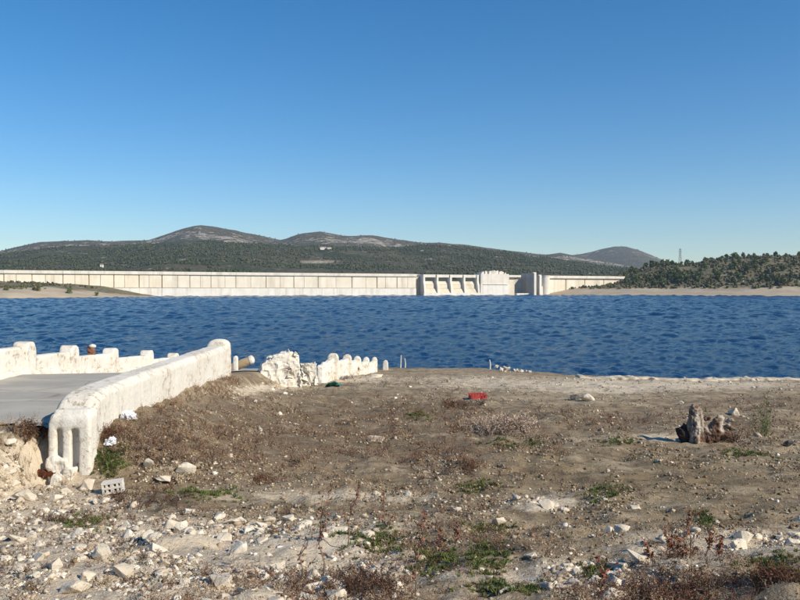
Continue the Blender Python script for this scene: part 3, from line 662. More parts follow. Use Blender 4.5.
def near_wall():
    t = tag(empty('parapet_wall', (-4.0, 9.4, on(-4.0, 9.2))), 'thick white plastered wall curving away beside the ramp, near end broken open', 'wall')
    Y = np.concatenate([[9.42, 9.47, 9.55, 9.68, 9.85], np.linspace(10.2, 19.3, 20)])
    bm = bmesh.new(); rings = []
    for y in Y:
        top = float(np.interp(y, [9.42, 9.5, 9.6, 9.75, 9.95, 10.7, 12, 19.5], [2.14, 2.23, 2.29, 2.33, 2.355, 2.365, 2.36, 2.25]))
        xl = float(np.interp(y, [9.4, 12, 19.5], [-4.20, -4.27, -4.74])); xr = float(np.interp(y, [9.4, 9.6, 12, 19.5], [-3.70, -3.74, -3.86, -4.30]))
        r_ = 0.06; pts = [(xl, 0.6), (xl, top - r_), (xl + r_, top), (xr - r_ * 1.4, top - 0.01), (xr, top - r_ * 1.5), (xr, 0.6)]
        rings.append([bm.verts.new((a, y, b)) for a, b in pts])
    for A, B in zip(rings[:-1], rings[1:]):
        for k in range(6): bm.faces.new((A[k], A[(k + 1) % 6], B[(k + 1) % 6], B[k]))
    bm.faces.new(rings[0]); bm.faces.new(rings[-1][::-1])
    for b in [(-3.85, -3.70, 9.28, 9.5, 0.8, 2.10), (-4.20, -3.72, 9.28, 9.5, 1.96, 2.10), (-4.17, -3.74, 9.33, 9.5, 2.0, 2.17), (-4.215, -4.12, 9.28, 9.5, 1.0, 2.0), (-4.045, -3.945, 9.29, 9.5, 1.0, 2.0)]: box(bm, *b)
    me = remeshed('wall', bm, 0.028, 0.009, 1.8, 2, amp2=0.005, scale2=18)
    link('wall', me, PLASTER, t).matrix_parent_inverse = t.matrix_basis.inverted()
    # broken near end: cap, plastered jamb and ribs of the open hollow core
    def piece(name, boxes, vox=0.018, amp=0.012, seed=1):
        bm = bmesh.new()
        for b in boxes: box(bm, *b)
        o = link(name, remeshed(name, bm, vox, amp, 5, seed, amp2=0.006, scale2=34, smooth=False), PLASTER, t); o.matrix_parent_inverse = t.matrix_basis.inverted(); return o
    piece('broken_footing', [(-4.20, -3.86, 9.26, 9.45, 0.9, 1.50), (-4.10, -3.97, 9.24, 9.45, 0.9, 1.60), (-4.19, -4.12, 9.23, 9.45, 1.0, 1.62), (-4.10, -4.0, 9.12, 9.3, 1.0, 1.40), (-3.98, -3.88, 9.19, 9.4, 1.0, 1.5)], amp=0.055, seed=7)
    # far pillar with a rounded head and a small hole
    bm = bmesh.new(); prism(bm, [(-4.79, 0.5), (-4.79, 2.24), (-4.74, 2.32), (-4.66, 2.38), (-4.54, 2.40), (-4.42, 2.38), (-4.33, 2.33), (-4.285, 2.25), (-4.27, 0.5)], 19.25, 19.75, 'y')
    o = link('end_pillar', remeshed('end_pillar', bm, 0.045, 0.02, 3, 9), PLASTER, t); o.matrix_parent_inverse = t.matrix_basis.inverted()
    bm = bmesh.new(); bmesh.ops.create_uvsphere(bm, u_segments=10, v_segments=6, radius=0.045, matrix=Matrix.Translation((-4.5, 19.23, 2.30)) @ Matrix.Scale(0.4, 4, (0, 1, 0)))
    h = link('hole', bm_mesh('hole', bm), mat_plain('hole_dark', (0.05, 0.035, 0.02), 0.95), o); h.matrix_parent_inverse = t.matrix_basis.inverted()
near_wall()

def pillar_bm(bm, w, d, z0, z1, M):
    r_ = min(w, d) * 0.42; n0 = len(bm.verts)
    prism(bm, [(-w / 2, z0), (-w / 2, z1 - r_ * 1.2), (-w / 2 + r_ * 0.35, z1 - r_ * 0.35), (-w / 2 + r_, z1), (w / 2 - r_, z1), (w / 2 - r_ * 0.35, z1 - r_ * 0.35), (w / 2, z1 - r_ * 1.2), (w / 2, z0)], -d / 2, d / 2, 'y')
    bm.verts.ensure_lookup_table(); bmesh.ops.transform(bm, matrix=M, verts=bm.verts[n0:])
def left_wall():
    X = -7.3; t = tag(empty('stepped_wall', (X, 15, float(ramp_z(15)))), 'low white stepped wall with round-headed posts along the far side of the ramp', 'wall')
    inv = t.matrix_basis.inverted()
    Yp = [13.0, 15.1, 17.15, 19.6, 22.4, 25.0]; Zp = [2.75, 2.60, 2.38, 2.14, 1.87, 1.58]
    for k, (y, z) in enumerate(zip(Yp, Zp)):
        bm = bmesh.new(); pillar_bm(bm, 0.40, 0.30, float(ramp_z(y)) - 0.6, z + 0.02, Matrix.Translation((X, y, 0)) @ Matrix.Rotation(math.pi / 2, 4, 'Z'))
        link('post', remeshed('post', bm, 0.04, 0.007, 3, 20 + k), PLASTER, t).matrix_parent_inverse = inv
    tops = [(2.56, 2.54), (2.33, 2.27), (2.15, 2.04), (1.90, 1.76), (1.62, 1.48), (1.36, 1.1)]
    Ye = Yp + [27.5]
    for k in range(6):
        y0, y1 = Ye[k] + 0.1, Ye[k + 1] - 0.1; a, b = tops[k]; zb = float(ramp_z(y1)) - 0.6
        bm = bmesh.new(); prism(bm, [(y0, zb), (y0, a), (y1, b), (y1, zb)], X - 0.11, X + 0.11, 'x')
        link('wall_bay', remeshed('wall_bay', bm, 0.06, 0.010, 2.5, 30 + k), PLASTER, t).matrix_parent_inverse = inv
    for k in range(6):
        y0, y1 = Ye[k] + 0.05, Ye[k + 1] - 0.05; zb0 = float(ramp_z(y0)); zb1 = float(ramp_z(y1))
        bm = bmesh.new(); prism(bm, [(y0, zb0 - 0.4), (y0, zb0 + 0.13), (y1, zb1 + 0.12), (y1, zb1 - 0.4)], X + 0.08, X + 0.24, 'x')
        link('footing', remeshed('footing', bm, 0.06, 0.05, 4, 50 + k), PLASTER, t).matrix_parent_inverse = inv
left_wall()

def wall_piece(name, outline, thick, at, rz_, vox, amp, seed, label, cat='wall fragment', mat=None, tiltx=0.0, tilty=0.0, group=None):
    bm = bmesh.new(); prism(bm, outline, -thick / 2, thick / 2, 'y')
    o = link(name, remeshed(name, bm, vox, amp, 3.0, seed, amp2=amp * 0.4, scale2=12), mat or PLASTER, None, at, (tiltx, tilty, rz_)); [setattr(v, 'co', v.co - v.normal * 0.16 * abs(mnoise.noise(v.co * 2.7 + Vector((seed, 0, 0)))) - v.normal * 0.05 * abs(mnoise.noise(v.co * 7)) if v.co.z > -0.1 else v.co) for v in o.data.vertices]; [setattr(p_, 'use_smooth', False) for p_ in o.data.polygons]; tag(o, label, cat, group); return o
def P(px, y): return (px - 400) / F * y
g0 = on(P(278, 24.6), 24.6)
wall_piece('wall_fragment', [(-0.72, -0.3), (-0.66, 0.35), (-0.58, 0.62), (-0.40, 0.78), (0.0, 0.93), (0.32, 1.0), (0.50, 0.95), (0.62, 0.8), (0.70, -0.3)], 0.6, (P(279, 24.6), 24.6, g0), 0.25, 0.045, 0.055, 60,
           'largest broken chunk of white wall, standing just right of the near wall end')
wall_piece('wall_fragment', [(-0.28, -0.3), (-0.26, 0.72), (0.22, 0.76), (0.27, 0.70), (0.26, -0.3)], 0.4, (P(308, 25.6), 25.6, on(P(308, 25.6), 25.6)), 0.3, 0.04, 0.035, 61, 'square white wall stub right beside the largest broken chunk')
# the receding parapet of posts
PW = tag(empty('post_parapet', (P(333, 27.7), 27.7, on(P(333, 27.7), 27.7))), 'row of white posts and low broken wall running down to the shoreline', 'wall'); pinv = PW.matrix_basis.inverted()
pp = [(333, 27.7, 1.38, 0.40), (347, 29.3, 1.21, .34), (357, 30.6, 1.04, .32), (366, 31.9, 0.89, .28), (374.3, 33.0, 0.80, .26)]
drc = math.atan2(10.2, 2.47)
for k, (px, y, zt, w_) in enumerate(pp):
    bm = bmesh.new(); pillar_bm(bm, w_, 0.30, on(P(px, y), y) - 0.5, zt, Matrix.Translation((P(px, y), y, 0)))
    link('post', remeshed('post', bm, 0.04, 0.008, 3, 70 + k), PLASTER, PW).matrix_parent_inverse = pinv
ends = [(319, 26.4, 1.0)] + [(a, b, c) for a, b, c, _ in pp]
for k in range(5):
    (pa, ya, za), (pb, yb, zb) = ends[k], ends[k + 1]; A = Vector((P(pa, ya), ya)); B = Vector((P(pb, yb), yb)); L = (B - A).length; ang = math.atan2((B - A).y, (B - A).x)
    g = on(A.x, A.y); h0, h1 = (0.55, 1.22 - g) if k == 0 else (za - g - 0.34, zb - g - 0.15)
    bm = bmesh.new(); prism(bm, [(0, -0.5), (0, h0), (L * 0.95, h1), (L * 0.95, -0.5)], -0.11, 0.11, 'y'); bmesh.ops.transform(bm, matrix=Matrix.Translation((A.x, A.y, g)) @ Matrix.Rotation(ang, 4, 'Z'), verts=bm.verts[:])
    link('wall_bay', remeshed('wall_bay', bm, 0.055, 0.05, 3.5, 80 + k, smooth=False), PLASTER, PW).matrix_parent_inverse = pinv
y = 34.6; x = P(385.5, y); bm = bmesh.new(); pillar_bm(bm, 0.24, 0.26, -0.3, 0.42, Matrix())
tag(link('white_post', remeshed('white_post', bm, 0.03, 0.012, 3, 90), PLASTER, None, (x, y, on(x, y))), 'short white stub post alone at the shore end of the post row', 'post')
# toppled pillar behind the near wall end
TAN = mat_concrete('weathered_tan', (0.45, 0.34, 0.20), (0.36, 0.26, 0.15), 1.5)
y = 29.0; x = P(243, y); t = tag(empty('toppled_post', (x, y, on(x, y) + 0.32), 0), 'toppled tan post with a white head lying beyond the near wall end', 'post'); t.rotation_euler = (0, -0.38, 0)
bm = bmesh.new(); tube(bm, [(-0.7, 0, -0.02), (0.0, 0, 0), (0.28, 0, 0)], [0.16, 0.17, 0.16], 10); link('shaft', remeshed('shaft', bm, 0.035, 0.02, 4, 91), TAN, t)
bm = bmesh.new(); tube(bm, [(0.26, 0, 0), (0.38, 0, 0), (0.44, 0, 0)], [0.17, 0.17, 0.1], 10); link('head', remeshed('head', bm, 0.03, 0.01, 4, 92), PLASTER, t)
y = 27; x = P(235.5, y); bm = bmesh.new(); pillar_bm(bm, 0.16, 0.2, -0.6, 0.36, Matrix()); tag(link('white_post', remeshed('white_post', bm, 0.03, 0.012, 3, 93), PLASTER, None, (x, y, on(x, y) + .2)), 'narrow white post seen just right of the near wall end pillar', 'post')
# broken brick pier with a plaster cap on the stepped wall
RUSTB = mat_plain('broken_brick', (0.22, 0.10, 0.06), 0.95, 0.4, 10)
y = 18.45; x = -7.32; t = tag(empty('broken_pier', (x, y, 2.09)), 'small broken reddish stub with white cap on the stepped wall', 'stub')
bm = bmesh.new(); box(bm, -0.07, 0.07, -0.07, 0.07, -0.05, 0.13); box(bm, -0.10, 0.03, -0.05, 0.05, 0.08, 0.20); link('brick_core', remeshed('brick_core', bm, 0.014, 0.035, 11, 95), RUSTB, t)
bm = bmesh.new(); bmesh.ops.create_icosphere(bm, subdivisions=2, radius=0.09, matrix=Matrix.Translation((0.02, 0, 0.2)) @ Matrix.Scale(0.55, 4, (0, 0, 1))); link('cap', remeshed('cap', bm, 0.02, 0.02, 8, 96), PLASTER, t)
bm = bmesh.new(); tube(bm, [(-0.05, 0, 0.15), (-0.14, 0, 0.2), (-0.2, 0, 0.17)], 0.012, 5); link('bar', bm_mesh('bar', bm), RUSTB, t)
# low pale kerb along the right-hand shore
SILT = mat_concrete('silted_masonry', (0.60, 0.52, 0.40), (0.46, 0.385, 0.28), 1.5)
def kerb(px0, px1, y0, y1, h, seed, label):
    A = Vector((P(px0, y0), y0)); B = Vector((P(px1, y1), y1)); n = 26; bm = bmesh.new(); R_ = []
    rr_ = random.Random(seed)
    for i in range(n + 1):
        q = A.lerp(B, i / n); z = on(q.x, q.y); hh = h * (0.5 + 0.9 * rr_.random()); d = 0.22 + 0.16 * rr_.random()
        R_.append([bm.verts.new((q.x, q.y + s * d * e, zz)) for s, e, zz in ((-1, 1.2, z - 0.25), (-1, 1, z + hh), (1, 1, z + hh * 1.05), (1, 1.2, z - 0.3))])
    for a, b in zip(R_[:-1], R_[1:]):
        for k in range(4): bm.faces.new((a[k], a[(k + 1) % 4], b[(k + 1) % 4], b[k]))
    bm.faces.new(R_[0]); bm.faces.new(R_[-1][::-1])
    tag(link('kerb', remeshed('kerb', bm, 0.06, 0.05, 3.5, seed, amp2=0.02, scale2=9), SILT), label, 'kerb')
kerb(578, 716, 31.2, 30.4, 0.07, 301, 'long pale crumbling kerb by the water, left of the step in the shoreline')
kerb(714, 830, 31.2, 31.0, 0.07, 302, 'pale crumbling kerb by the water running out of frame at right')
kerb(556, 640, 26.6, 25.6, 0.03, 303, 'low pale silted kerb on the slope left of the tree stump')
# thin white stakes on the shore
for px, y, h, lab in ((400.5, 36.2, 0.60, 'taller of two thin white stakes at the waterline'), (405, 36.3, 0.44, 'shorter of two thin white stakes at the waterline'), (490, 35.6, 0.44, 'single thin white stake beside the rubble heap at the waterline')):
    x = P(px, y); bm = bmesh.new(); tube(bm, [(0, 0, -0.2), (0.02, 0, h * 0.5), (-0.01 if px > 401 else 0.03, 0, h)], [0.03, 0.026, 0.02], 6); tag(link('stake', bm_mesh('stake', bm), PLASTER, None, (x, y, on(x, y))), lab, 'stake')

# ------------------------------------------------------------------ stump
def build_stump():
    c = spot(699, 441); t = tag(empty('tree_stump', c), 'weathered white and brown tree stump with splayed roots on the dry slope', 'stump')
    u = c.y / F                              # metres per photograph pixel at this distance
    m = NT('weathered_wood'); o = m.coord('Object'); g = m.noise(m.mapping(o, (9, 9, 1.4)), 1.6, 5, 0.65, 0.6); b = m.noise(o, 3.2, 4, 0.6)
    col = m.mix(m.rng(g, 0.38, 0.6), (0.50, 0.44, 0.36), (0.24, 0.18, 0.13)); col = m.mix(m.rng(b, 0.45, 0.56), col, (0.11, 0.058, 0.036))
    m.done(col, 0.9, m.bump(g, 0.8, 0.03), 0.2); W = m.m
    def fn(p, n): return p
    def grow(name, chains, seed, vox=0.018):
        bm = bmesh.new()
        for pts, rad in chains: tube(bm, [tuple(q * u for q in p) for p in pts], [q * u for q in rad], 8)
        link(name, remeshed(name, bm, vox, 0.036, 7.0, seed, amp2=0.016, scale2=26, smooth=False), W, t)
    grow('trunk', [([(-1, 0, -3), (-2, 0, 10), (-3, 1, 22), (-4, 1, 32), (-5, 1, 38)], [10, 9, 7.5, 5.5, 1.5]), ([(2, -1, 6), (4, -3, 14), (1, 0, 24)], [5, 4.5, 3]), ([(-7, 1, 20), (-8.5, 1, 37)], [2.0, 0.8]),
                   ([(0, -2, 20), (6, -5, 9), (9, -7, 1), (11, -9, -3)], [4, 3.4, 2.5, 1]), ([(-3, -3, 10), (-4, -8, 2), (-4, -12, -3)], [4, 3.2, 1.4])], 1)
    grow('side_root', [([(8, 2, -3), (17, 2, 10), (21, 2, 20), (26, 3, 25)], [8, 8, 6, 2]), ([(18, 2, 20), (28, 0, 17), (36, -2, 13)], [4.5, 3.5, 1.2]), ([(20, 0, 20), (18, -4, 8), (16, -8, -2)], [4, 3, 1.6]),
                       ([(12, 2, 24), (4, 3, 22)], [2.4, 1.6]), ([(24, 2, 18), (32, -3, 22), (36, -4, 20)], [3.2, 2.2, 0.8]), ([(22, 2, 10), (34, 2, 3), (40, 1, -2)], [5, 4, 2])], 2)
    W = mat_plain('shade_wood', (0.035, 0.025, 0.02), 0.95, 0.5, 9)  # near-black wood: shade left of the trunk put into the colour
    grow('shade_root', [([(-8, 3, -2), (-15, 4, 9), (-18, 5, 13)], [6, 6, 3]), ([(-9, 4, 10), (-14, 6, 17)], [5, 2])], 4)  # root mass added to stand in for the stump's shaded hollow
    r = rs(8); bm = bmesh.new()
    for k in range(110):
        a = r.uniform(0, 3.14); L = r.uniform(5, 13) * u; b0 = Vector((r.uniform(14, 40) * u, r.uniform(-8, 2) * u, r.uniform(-2, 4) * u))
        e = b0 + Vector((math.cos(a) * L, r.uniform(-3, 3) * u, math.sin(a) * L * 0.7)); tube(bm, [b0, (b0 + e) / 2 + Vector((0, 0, r.uniform(-1, 2) * u)), e], [0.006, 0.005, 0.002], 3)
    tag(link('twigs', bm_mesh('twigs', bm), BARK, t), kind='stuff')
build_stump()

# ------------------------------------------------------------------ litter
def build_brick():
    c = spot(112, 497); u = c.y / F; w, h, d = 20 * u, 12 * u, 10 * u
    t = tag(link('hollow_brick', None, None, None, c + Vector((0, 0, 0.02)), (0.08, -0.12, 0.12)), 'pale hollow clay brick with eight square holes facing out, near the wall', 'brick')
    HB = mat_plain('pale_clay', (0.66, 0.61, 0.53), 0.9, 0.15, 9)
    bm = bmesh.new(); th = 0.022
    for zz in (0, h / 2 - th / 2, h - th): box(bm, -w / 2, w / 2, 0, d, zz, zz + th)
    for xx in (-w / 2, -w * 0.26 - th / 2, -th * 0.8, w * 0.26 - th / 2, w / 2 - th): box(bm, xx + (0.001 if xx == -w / 2 else 0), xx + (th if xx != -th * 0.8 else th * 1.6) - (0.001 if xx > w * .4 else 0), 0.003, d - 0.003, 0.002, h - 0.002)
    link('clay_body', bm_mesh('clay_body', bm), HB, t)
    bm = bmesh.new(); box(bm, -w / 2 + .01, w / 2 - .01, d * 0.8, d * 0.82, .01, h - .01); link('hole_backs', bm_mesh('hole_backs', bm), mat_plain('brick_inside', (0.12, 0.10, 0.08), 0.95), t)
    return
build_brick()
PLAST = mat_plain('white_plastic', (0.82, 0.84, 0.87), 0.45, 0.06, 20, 0.5)
def bag(px, py, w, h, seed, label):
    c = spot(px, py); u = c.y / F; bm = bmesh.new(); bmesh.ops.create_icosphere(bm, subdivisions=4, radius=1)
    off = Vector((seed, seed * 2.2, 0.7))
    for v in bm.verts:
        k = 1 + 0.45 * mnoise.noise(v.co * 1.8 + off) + 0.25 * mnoise.noise(v.co * 5 + off); f = abs(mnoise.noise(v.co * 3.3 - off)) * 0.5
        v.co = Vector((v.co.x * w / 2 * u * (k - f * .3), v.co.y * w / 2.4 * u * (k - f), max(-0.25, v.co.z) * h * 0.75 * u * (k - f)))
    tag(link('plastic_bag', bm_mesh('plastic_bag', bm), PLAST, None, c + Vector((0, 0, h * 0.12 * u))), label, 'bag', 'white plastic litter')
bag(128, 423, 16, 9, 3.1, 'crumpled white plastic bag against the wall above the bank'); bag(110, 449, 12, 9, 5.3, 'small crumpled white bag on the weedy bank below the wall')
def rusty():
    c = spot(42, 480) + Vector((0, 0, 0.05)); u = c.y / F; bm = bmesh.new(); n, k = 26, 8; G = []
    for i in range(n + 1):
        for j in range(k + 1):
            x = (i / n - 0.5) * 29 * u; a = (j / k - 0.1) * 2.4; rr_ = 5.0 * u * (1 - 0.45 * abs(i / n - 0.4)) * (1 + 0.2 * mnoise.noise(Vector((i * .3, j * .5, 1))))
            G.append(bm.verts.new((x, -math.cos(a) * rr_, math.sin(a) * rr_ * 1.0 - 0.01 + 0.01 * math.sin(i))))
    for i in range(n):
        for j in range(k): q = i * (k + 1) + j; bm.faces.new((G[q], G[q + 1], G[q + k + 2], G[q + k + 1]))
    bmesh.ops.solidify(bm, geom=bm.faces[:], thickness=0.006)
    tag(link('rusty_sheet', bm_mesh('rusty_sheet', bm, True), mat_plain('rust', (0.17, 0.055, 0.025), 0.85, 0.5, 22, 0.5), None, c, (0, 0.06, -0.1)), 'crushed rust-brown metal sheet lying left of the broken wall end', 'scrap')
rusty()
def crate():
    c = spot(479, 400); u = c.y / F; w, d, h = 16 * u, 0.34, 4.8 * u
    t = tag(empty('plastic_crate', c + Vector((0, 0, -0.01)), 0.12), 'small red plastic crate lying out on the pale silt', 'crate'); RED = mat_plain('red_plastic', (0.40, 0.04, 0.035), 0.6, 0.4, 9)
    def bx(name, *bs, par=t):
        bm = bmesh.new()
        for b in bs: box(bm, *b)
        return link(name, bm_mesh(name, bm), RED, par)
    bx('base', (-w / 2, w / 2, 0, d, 0, 0.012))
    for nm, y0, y1 in (('long_side', 0.0, 0.012), ('long_side', d - 0.012, d)):
        s = bx(nm, (-w / 2, w / 2, y0, y1, 0.013, h * 0.30)); bx('rim', (-w / 2 - .01, w / 2 + .01, y0 - .008, y1 + .008, h * 0.8, h), par=s)
        for k in range(6): xx = -w / 2 + (w - 0.05) * k / 5; bx('slat', (xx, xx + 0.05, y0 + .001, y1 - .001, h * 0.30, h * 0.8), par=s)
    for x0 in (-w / 2 - .002, w / 2 - .010): bx('short_side', (x0, x0 + .012, 0.013, d - 0.013, 0.013, h * 0.79))
crate()
def cloth(px, py, w, h, mat, name, label, cat):
    c = spot(px, py); u = c.y / F; n = 18; bm = bmesh.new(); G = []
    for j in range(n + 1):
        for i in range(n + 1):
            x, y = (i / n - .5) * w * u, (j / n - .5) * 0.6; q = Vector((x * 5, y * 5, px)); e = 1 + 0.25 * mnoise.noise(q * .5)
            G.append(bm.verts.new((x * e, y * e, 0.02 + h * u * (0.45 + 0.8 * mnoise.noise(q)) * max(0, 1 - (2 * abs(i / n - .5)) ** 3))))
    for j in range(n):
        for i in range(n): a = j * (n + 1) + i; bm.faces.new((G[a], G[a + 1], G[a + n + 2], G[a + n + 1]))
    bmesh.ops.solidify(bm, geom=bm.faces[:], thickness=0.008)
    tag(link(name, bm_mesh(name, bm, True), mat, None, c), label, cat)
cloth(333, 386, 16, 5, mat_plain('teal_cloth', (0.09, 0.30, 0.24), 0.85, 0.3, 8), 'cloth', 'crumpled teal cloth lying before the white post row', 'cloth')

# ------------------------------------------------------------------ stones
STN = [hull_mesh('stone', n, 400 + i, fl) for i, (n, fl) in enumerate([(13, (1, .8, .62)), (11, (1, .7, .5)), (16, (1, .9, .75)), (12, (1, .6, .6)), (10, (1, .85, .42)), (14, (.9, .8, .7)), (18, (1, .75, .6)), (12, (1, .95, .5))])]
STA = [arrays(me) for me in STN]
def weathered(me, seed):
    bm = bmesh.new(); bm.from_mesh(me); bmesh.ops.dissolve_limit(bm, angle_limit=0.25, verts=bm.verts[:], edges=bm.edges[:])
    bmesh.ops.bevel(bm, geom=bm.edges[:], offset=0.07, segments=1, affect='EDGES', clamp_overlap=True); bmesh.ops.triangulate(bm, faces=bm.faces[:])
    bmesh.ops.subdivide_edges(bm, edges=[e for e in bm.edges if e.calc_length() > 0.35], cuts=1); bmesh.ops.triangulate(bm, faces=bm.faces[:]); o = Vector((seed * 3.3, 1, 2))
    for v in bm.verts: v.co *= 1 + 0.13 * mnoise.fractal(v.co * 2.6 + o, 1.0, 2.0, 3)
    return bm_mesh('stone', bm)
STN = [weathered(me, i) for i, me in enumerate(STN)]
for me in STN: me.materials.append(STONE)
BIG = [  # px, row, width in px, label, material
    (186, 476, 23, 'big pale angular block leaning on the weedy bank, larger of a pair', 0), (147, 470, 22, 'pale angular block on the bank, left one of a pair', 0), (163, 482, 24, 'flat pale slab lying between two blocks on the bank', 0),
    (312, 590, 34, 'largest pale boulder at the bottom edge beside the dark weeds', 0), (499, 527, 19, 'flat white stone beside the green weeds at mid right', 0), (102, 563, 26, 'broad pale block in the rubble at lower left', 0),
    (84, 582, 24, 'pale angular block half buried near the bottom left', 0), (574, 402, 13, 'dark grey boulder on the silt left of the stump', 1), (588, 403, 17, 'pale rounded boulder touching the dark grey boulder', 0),
    (787, 446, 16, 'grey stone at the right edge beyond the green plant', 1), (734, 415, 14, 'pale stone half hidden in weeds right of the feathery plant', 0), (682, 406, 7, 'small white stone above left of the stump', 0),
    (532, 563, 15, 'pale block on the gravel with dark hollow on its left', 0), (573, 553, 12, 'white rounded pebble alone on brown soil', 0), (375, 441, 26, 'flat whitish slab among the dry weeds in the middle', 0),
    (8, 451, 16, 'pale square block at the left edge by the ramp', 0), (24, 503, 26, 'large crumbling pale block left of the hollow brick', 0), (52, 503, 22, 'pale boulder in front of the large crumbling block', 0), (87, 493, 20, 'pale stone propping the hollow brick from the left', 0),
    (156, 553, 24, 'angular pale stone in the middle of the rubble band', 0), (62, 468, 12, 'pale lump just left of the wall footing', 0), (358, 376, 9, 'white block at the foot of the post row', 0), (376, 378, 18, 'white slab lying in front of the post row', 0),
    (357, 376, 6, 'small reddish brick lump resting on the white block by the post row', 2)]
r = rs(21)
for i, (px, py, w, lab, mt) in enumerate(BIG):
    c = spot(px, py); s = w * c.y / F / 2; me = STN[i % 8]
    if mt: me = me.copy(); me.materials.clear(); me.materials.append([STONE, DARKSTONE, RUSTB][mt])
    fl = 0.4 if 'slab' in lab else 1.15
    tag(link('stone', me, None, None, c + Vector((0, 0, s * 0.28 * fl + (0.23 if mt == 2 else 0))), (r.uniform(-.3, .3), r.uniform(-.3, .3), r.uniform(-.6, .6)), (s * 1.05, s, s * fl)), lab, 'stone')
# loose stones: the largest are single things, the fine rubble is a mass
KEEP = [(spot(42, 481), .3), (spot(112, 495), .22), (spot(699, 441), .55)]
def sample(n, L, seed, floor=0.0, pxr=(-60, 860), pyr=(376, 640), zmin=0.06, clump=True):
    r = rs(seed); px = r.uniform(*pxr, n); py = r.uniform(*pyr, n); d = blobs(px, py, L) + floor
    k = r.rand(n) < d; px, py, d = px[k], py[k], d[k]; x, y, z, ok = hit(px, py)
    for q, rad in KEEP: ok &= (x - q.x) ** 2 + (y - q.y) ** 2 > rad ** 2
    if clump: ok &= r.rand(len(x)) < 0.12 + 1.3 * sstep(0.40, 0.68, vnoise(x * 1.7, y * 1.1, 88) * 0.6 + vnoise(x * 4.3, y * 3.1, 89) * 0.4)
    ok &= (z > zmin) & ~((x < -3.6) & (x > -7.5) & (y > 9.15) & (x < -3.65 - 0.05 * (y - 9.2))); return x[ok], y[ok], z[ok], px[ok], py[ok], r
x, y, z, px, py, r = sample(30000, PALE, 31, 0.12)
u = y / F; s = np.exp(r.normal(math.log(1.5), 0.80, len(x))) * u * np.where(py > 500, 1.15, 0.8) * np.where(blobs(px, py, PALE) > 0.45, 1.25, 0.62)
s = np.clip(s, 0.006, 0.10)
order = np.argsort(-(s / u)); big, small = order[:270], order[270:]
ZL = [('larger pale stone in the rubble left of the green grass strip', lambda a, b: a < 70 and b > 500), ('larger pale stone in the rubble between grass strip and bottom left edge', lambda a, b: a < 190 and b > 535),
      ('larger pale stone in the rubble around the green grass strip', lambda a, b: a < 190 and b > 500), ('larger pale stone in the rubble left of the largest boulder', lambda a, b: a < 310 and b > 545), ('larger pale stone in the rubble below the bright green patch', lambda a, b: a < 310 and b > 505),
      ('larger pale stone in the rubble around the three dry stalks', lambda a, b: a < 440 and b > 505), ('larger pale stone in rubble and weeds below the near wall', lambda a, b: a < 430), ('larger pale stone among the green clumps at bottom centre right', lambda a, b: a < 640 and b > 530),
      ('larger pale stone around the brown dock stalks at lower right', lambda a, b: b > 525), ('larger pale stone scattered on the bare soil at right', lambda a, b: b > 450), ('larger pale stone scattered on the far slope at right', lambda a, b: True)]
for q in big:
    lab = next(l for l, f in ZL if f(px[q], py[q])); k = s[q]
    tag(link('stone', STN[r.randint(8)], None, None, (x[q], y[q], z[q] + 0.08 * k), (r.uniform(-.5, .5), r.uniform(-.5, .5), r.uniform(0, 6.28)), (k, k, k * r.uniform(.7, 1.1))), lab, 'stone', lab.replace('larger pale stone', 'loose stones').replace('scattered ', ''))
pal = np.array([(0.66, 0.58, 0.46), (0.54, 0.45, 0.33), (0.72, 0.66, 0.55), (0.43, 0.34, 0.24), (0.36, 0.30, 0.24)])
c = pal[r.choice(5, len(small), p=[.32, .26, .2, .14, .08])] * r.uniform(.8, 1.12, (len(small), 1))
V, T, C = scatter(STA, np.stack([x[small], y[small], z[small] + 0.05 * s[small]], 1), s[small], c, 33, 0.5)
tag(link('rubble', mesh_np('rubble', V, T, C), RUBBLE), 'fine pale rubble strewn over the shore', kind='stuff')
x, y, z, px, py, r = sample(72000, PALE, 35, 0.22); s = np.clip(np.exp(r.normal(math.log(0.75), 0.45, len(x))) * y / F, 0.002, 0.02)
c = pal[r.choice(5, len(x), p=[.2, .28, .07, .27, .18])] * r.uniform(.6, 1.05, (len(x), 1))
V, T, C = scatter([(jit(oct_V, .3, i) * (1, 1, .7), oct_T) for i in range(4)], np.stack([x, y, z + 0.1 * s], 1), s, c, 36, 0.6)
tag(link('gravel', mesh_np('gravel', V, T, C), RUBBLE), 'gravel and chips over the soil', kind='stuff')

SOILC = np.array([(0.36, 0.27, 0.17), (0.25, 0.175, 0.10), (0.17, 0.12, 0.075), (0.44, 0.36, 0.25)])
x, y, z, px, py, r = sample(50000, BROWN + WEED, 37, 0.45); s = np.clip(np.exp(r.normal(math.log(1.1), 0.5, len(x))) * y / F, 0.003, 0.035)
c = SOILC[r.choice(4, len(x))] * r.uniform(.75, 1.15, (len(x), 1)); V, T, C = scatter([(jit(oct_V, .35, 60 + i) * (1, 1, .7), oct_T) for i in range(5)], np.stack([x, y, z + 0.05 * s], 1), s, c, 38, 0.5)
tag(link('clods', mesh_np('clods', V, T, C), RUBBLE), 'clods of brown soil over the slope', kind='stuff')

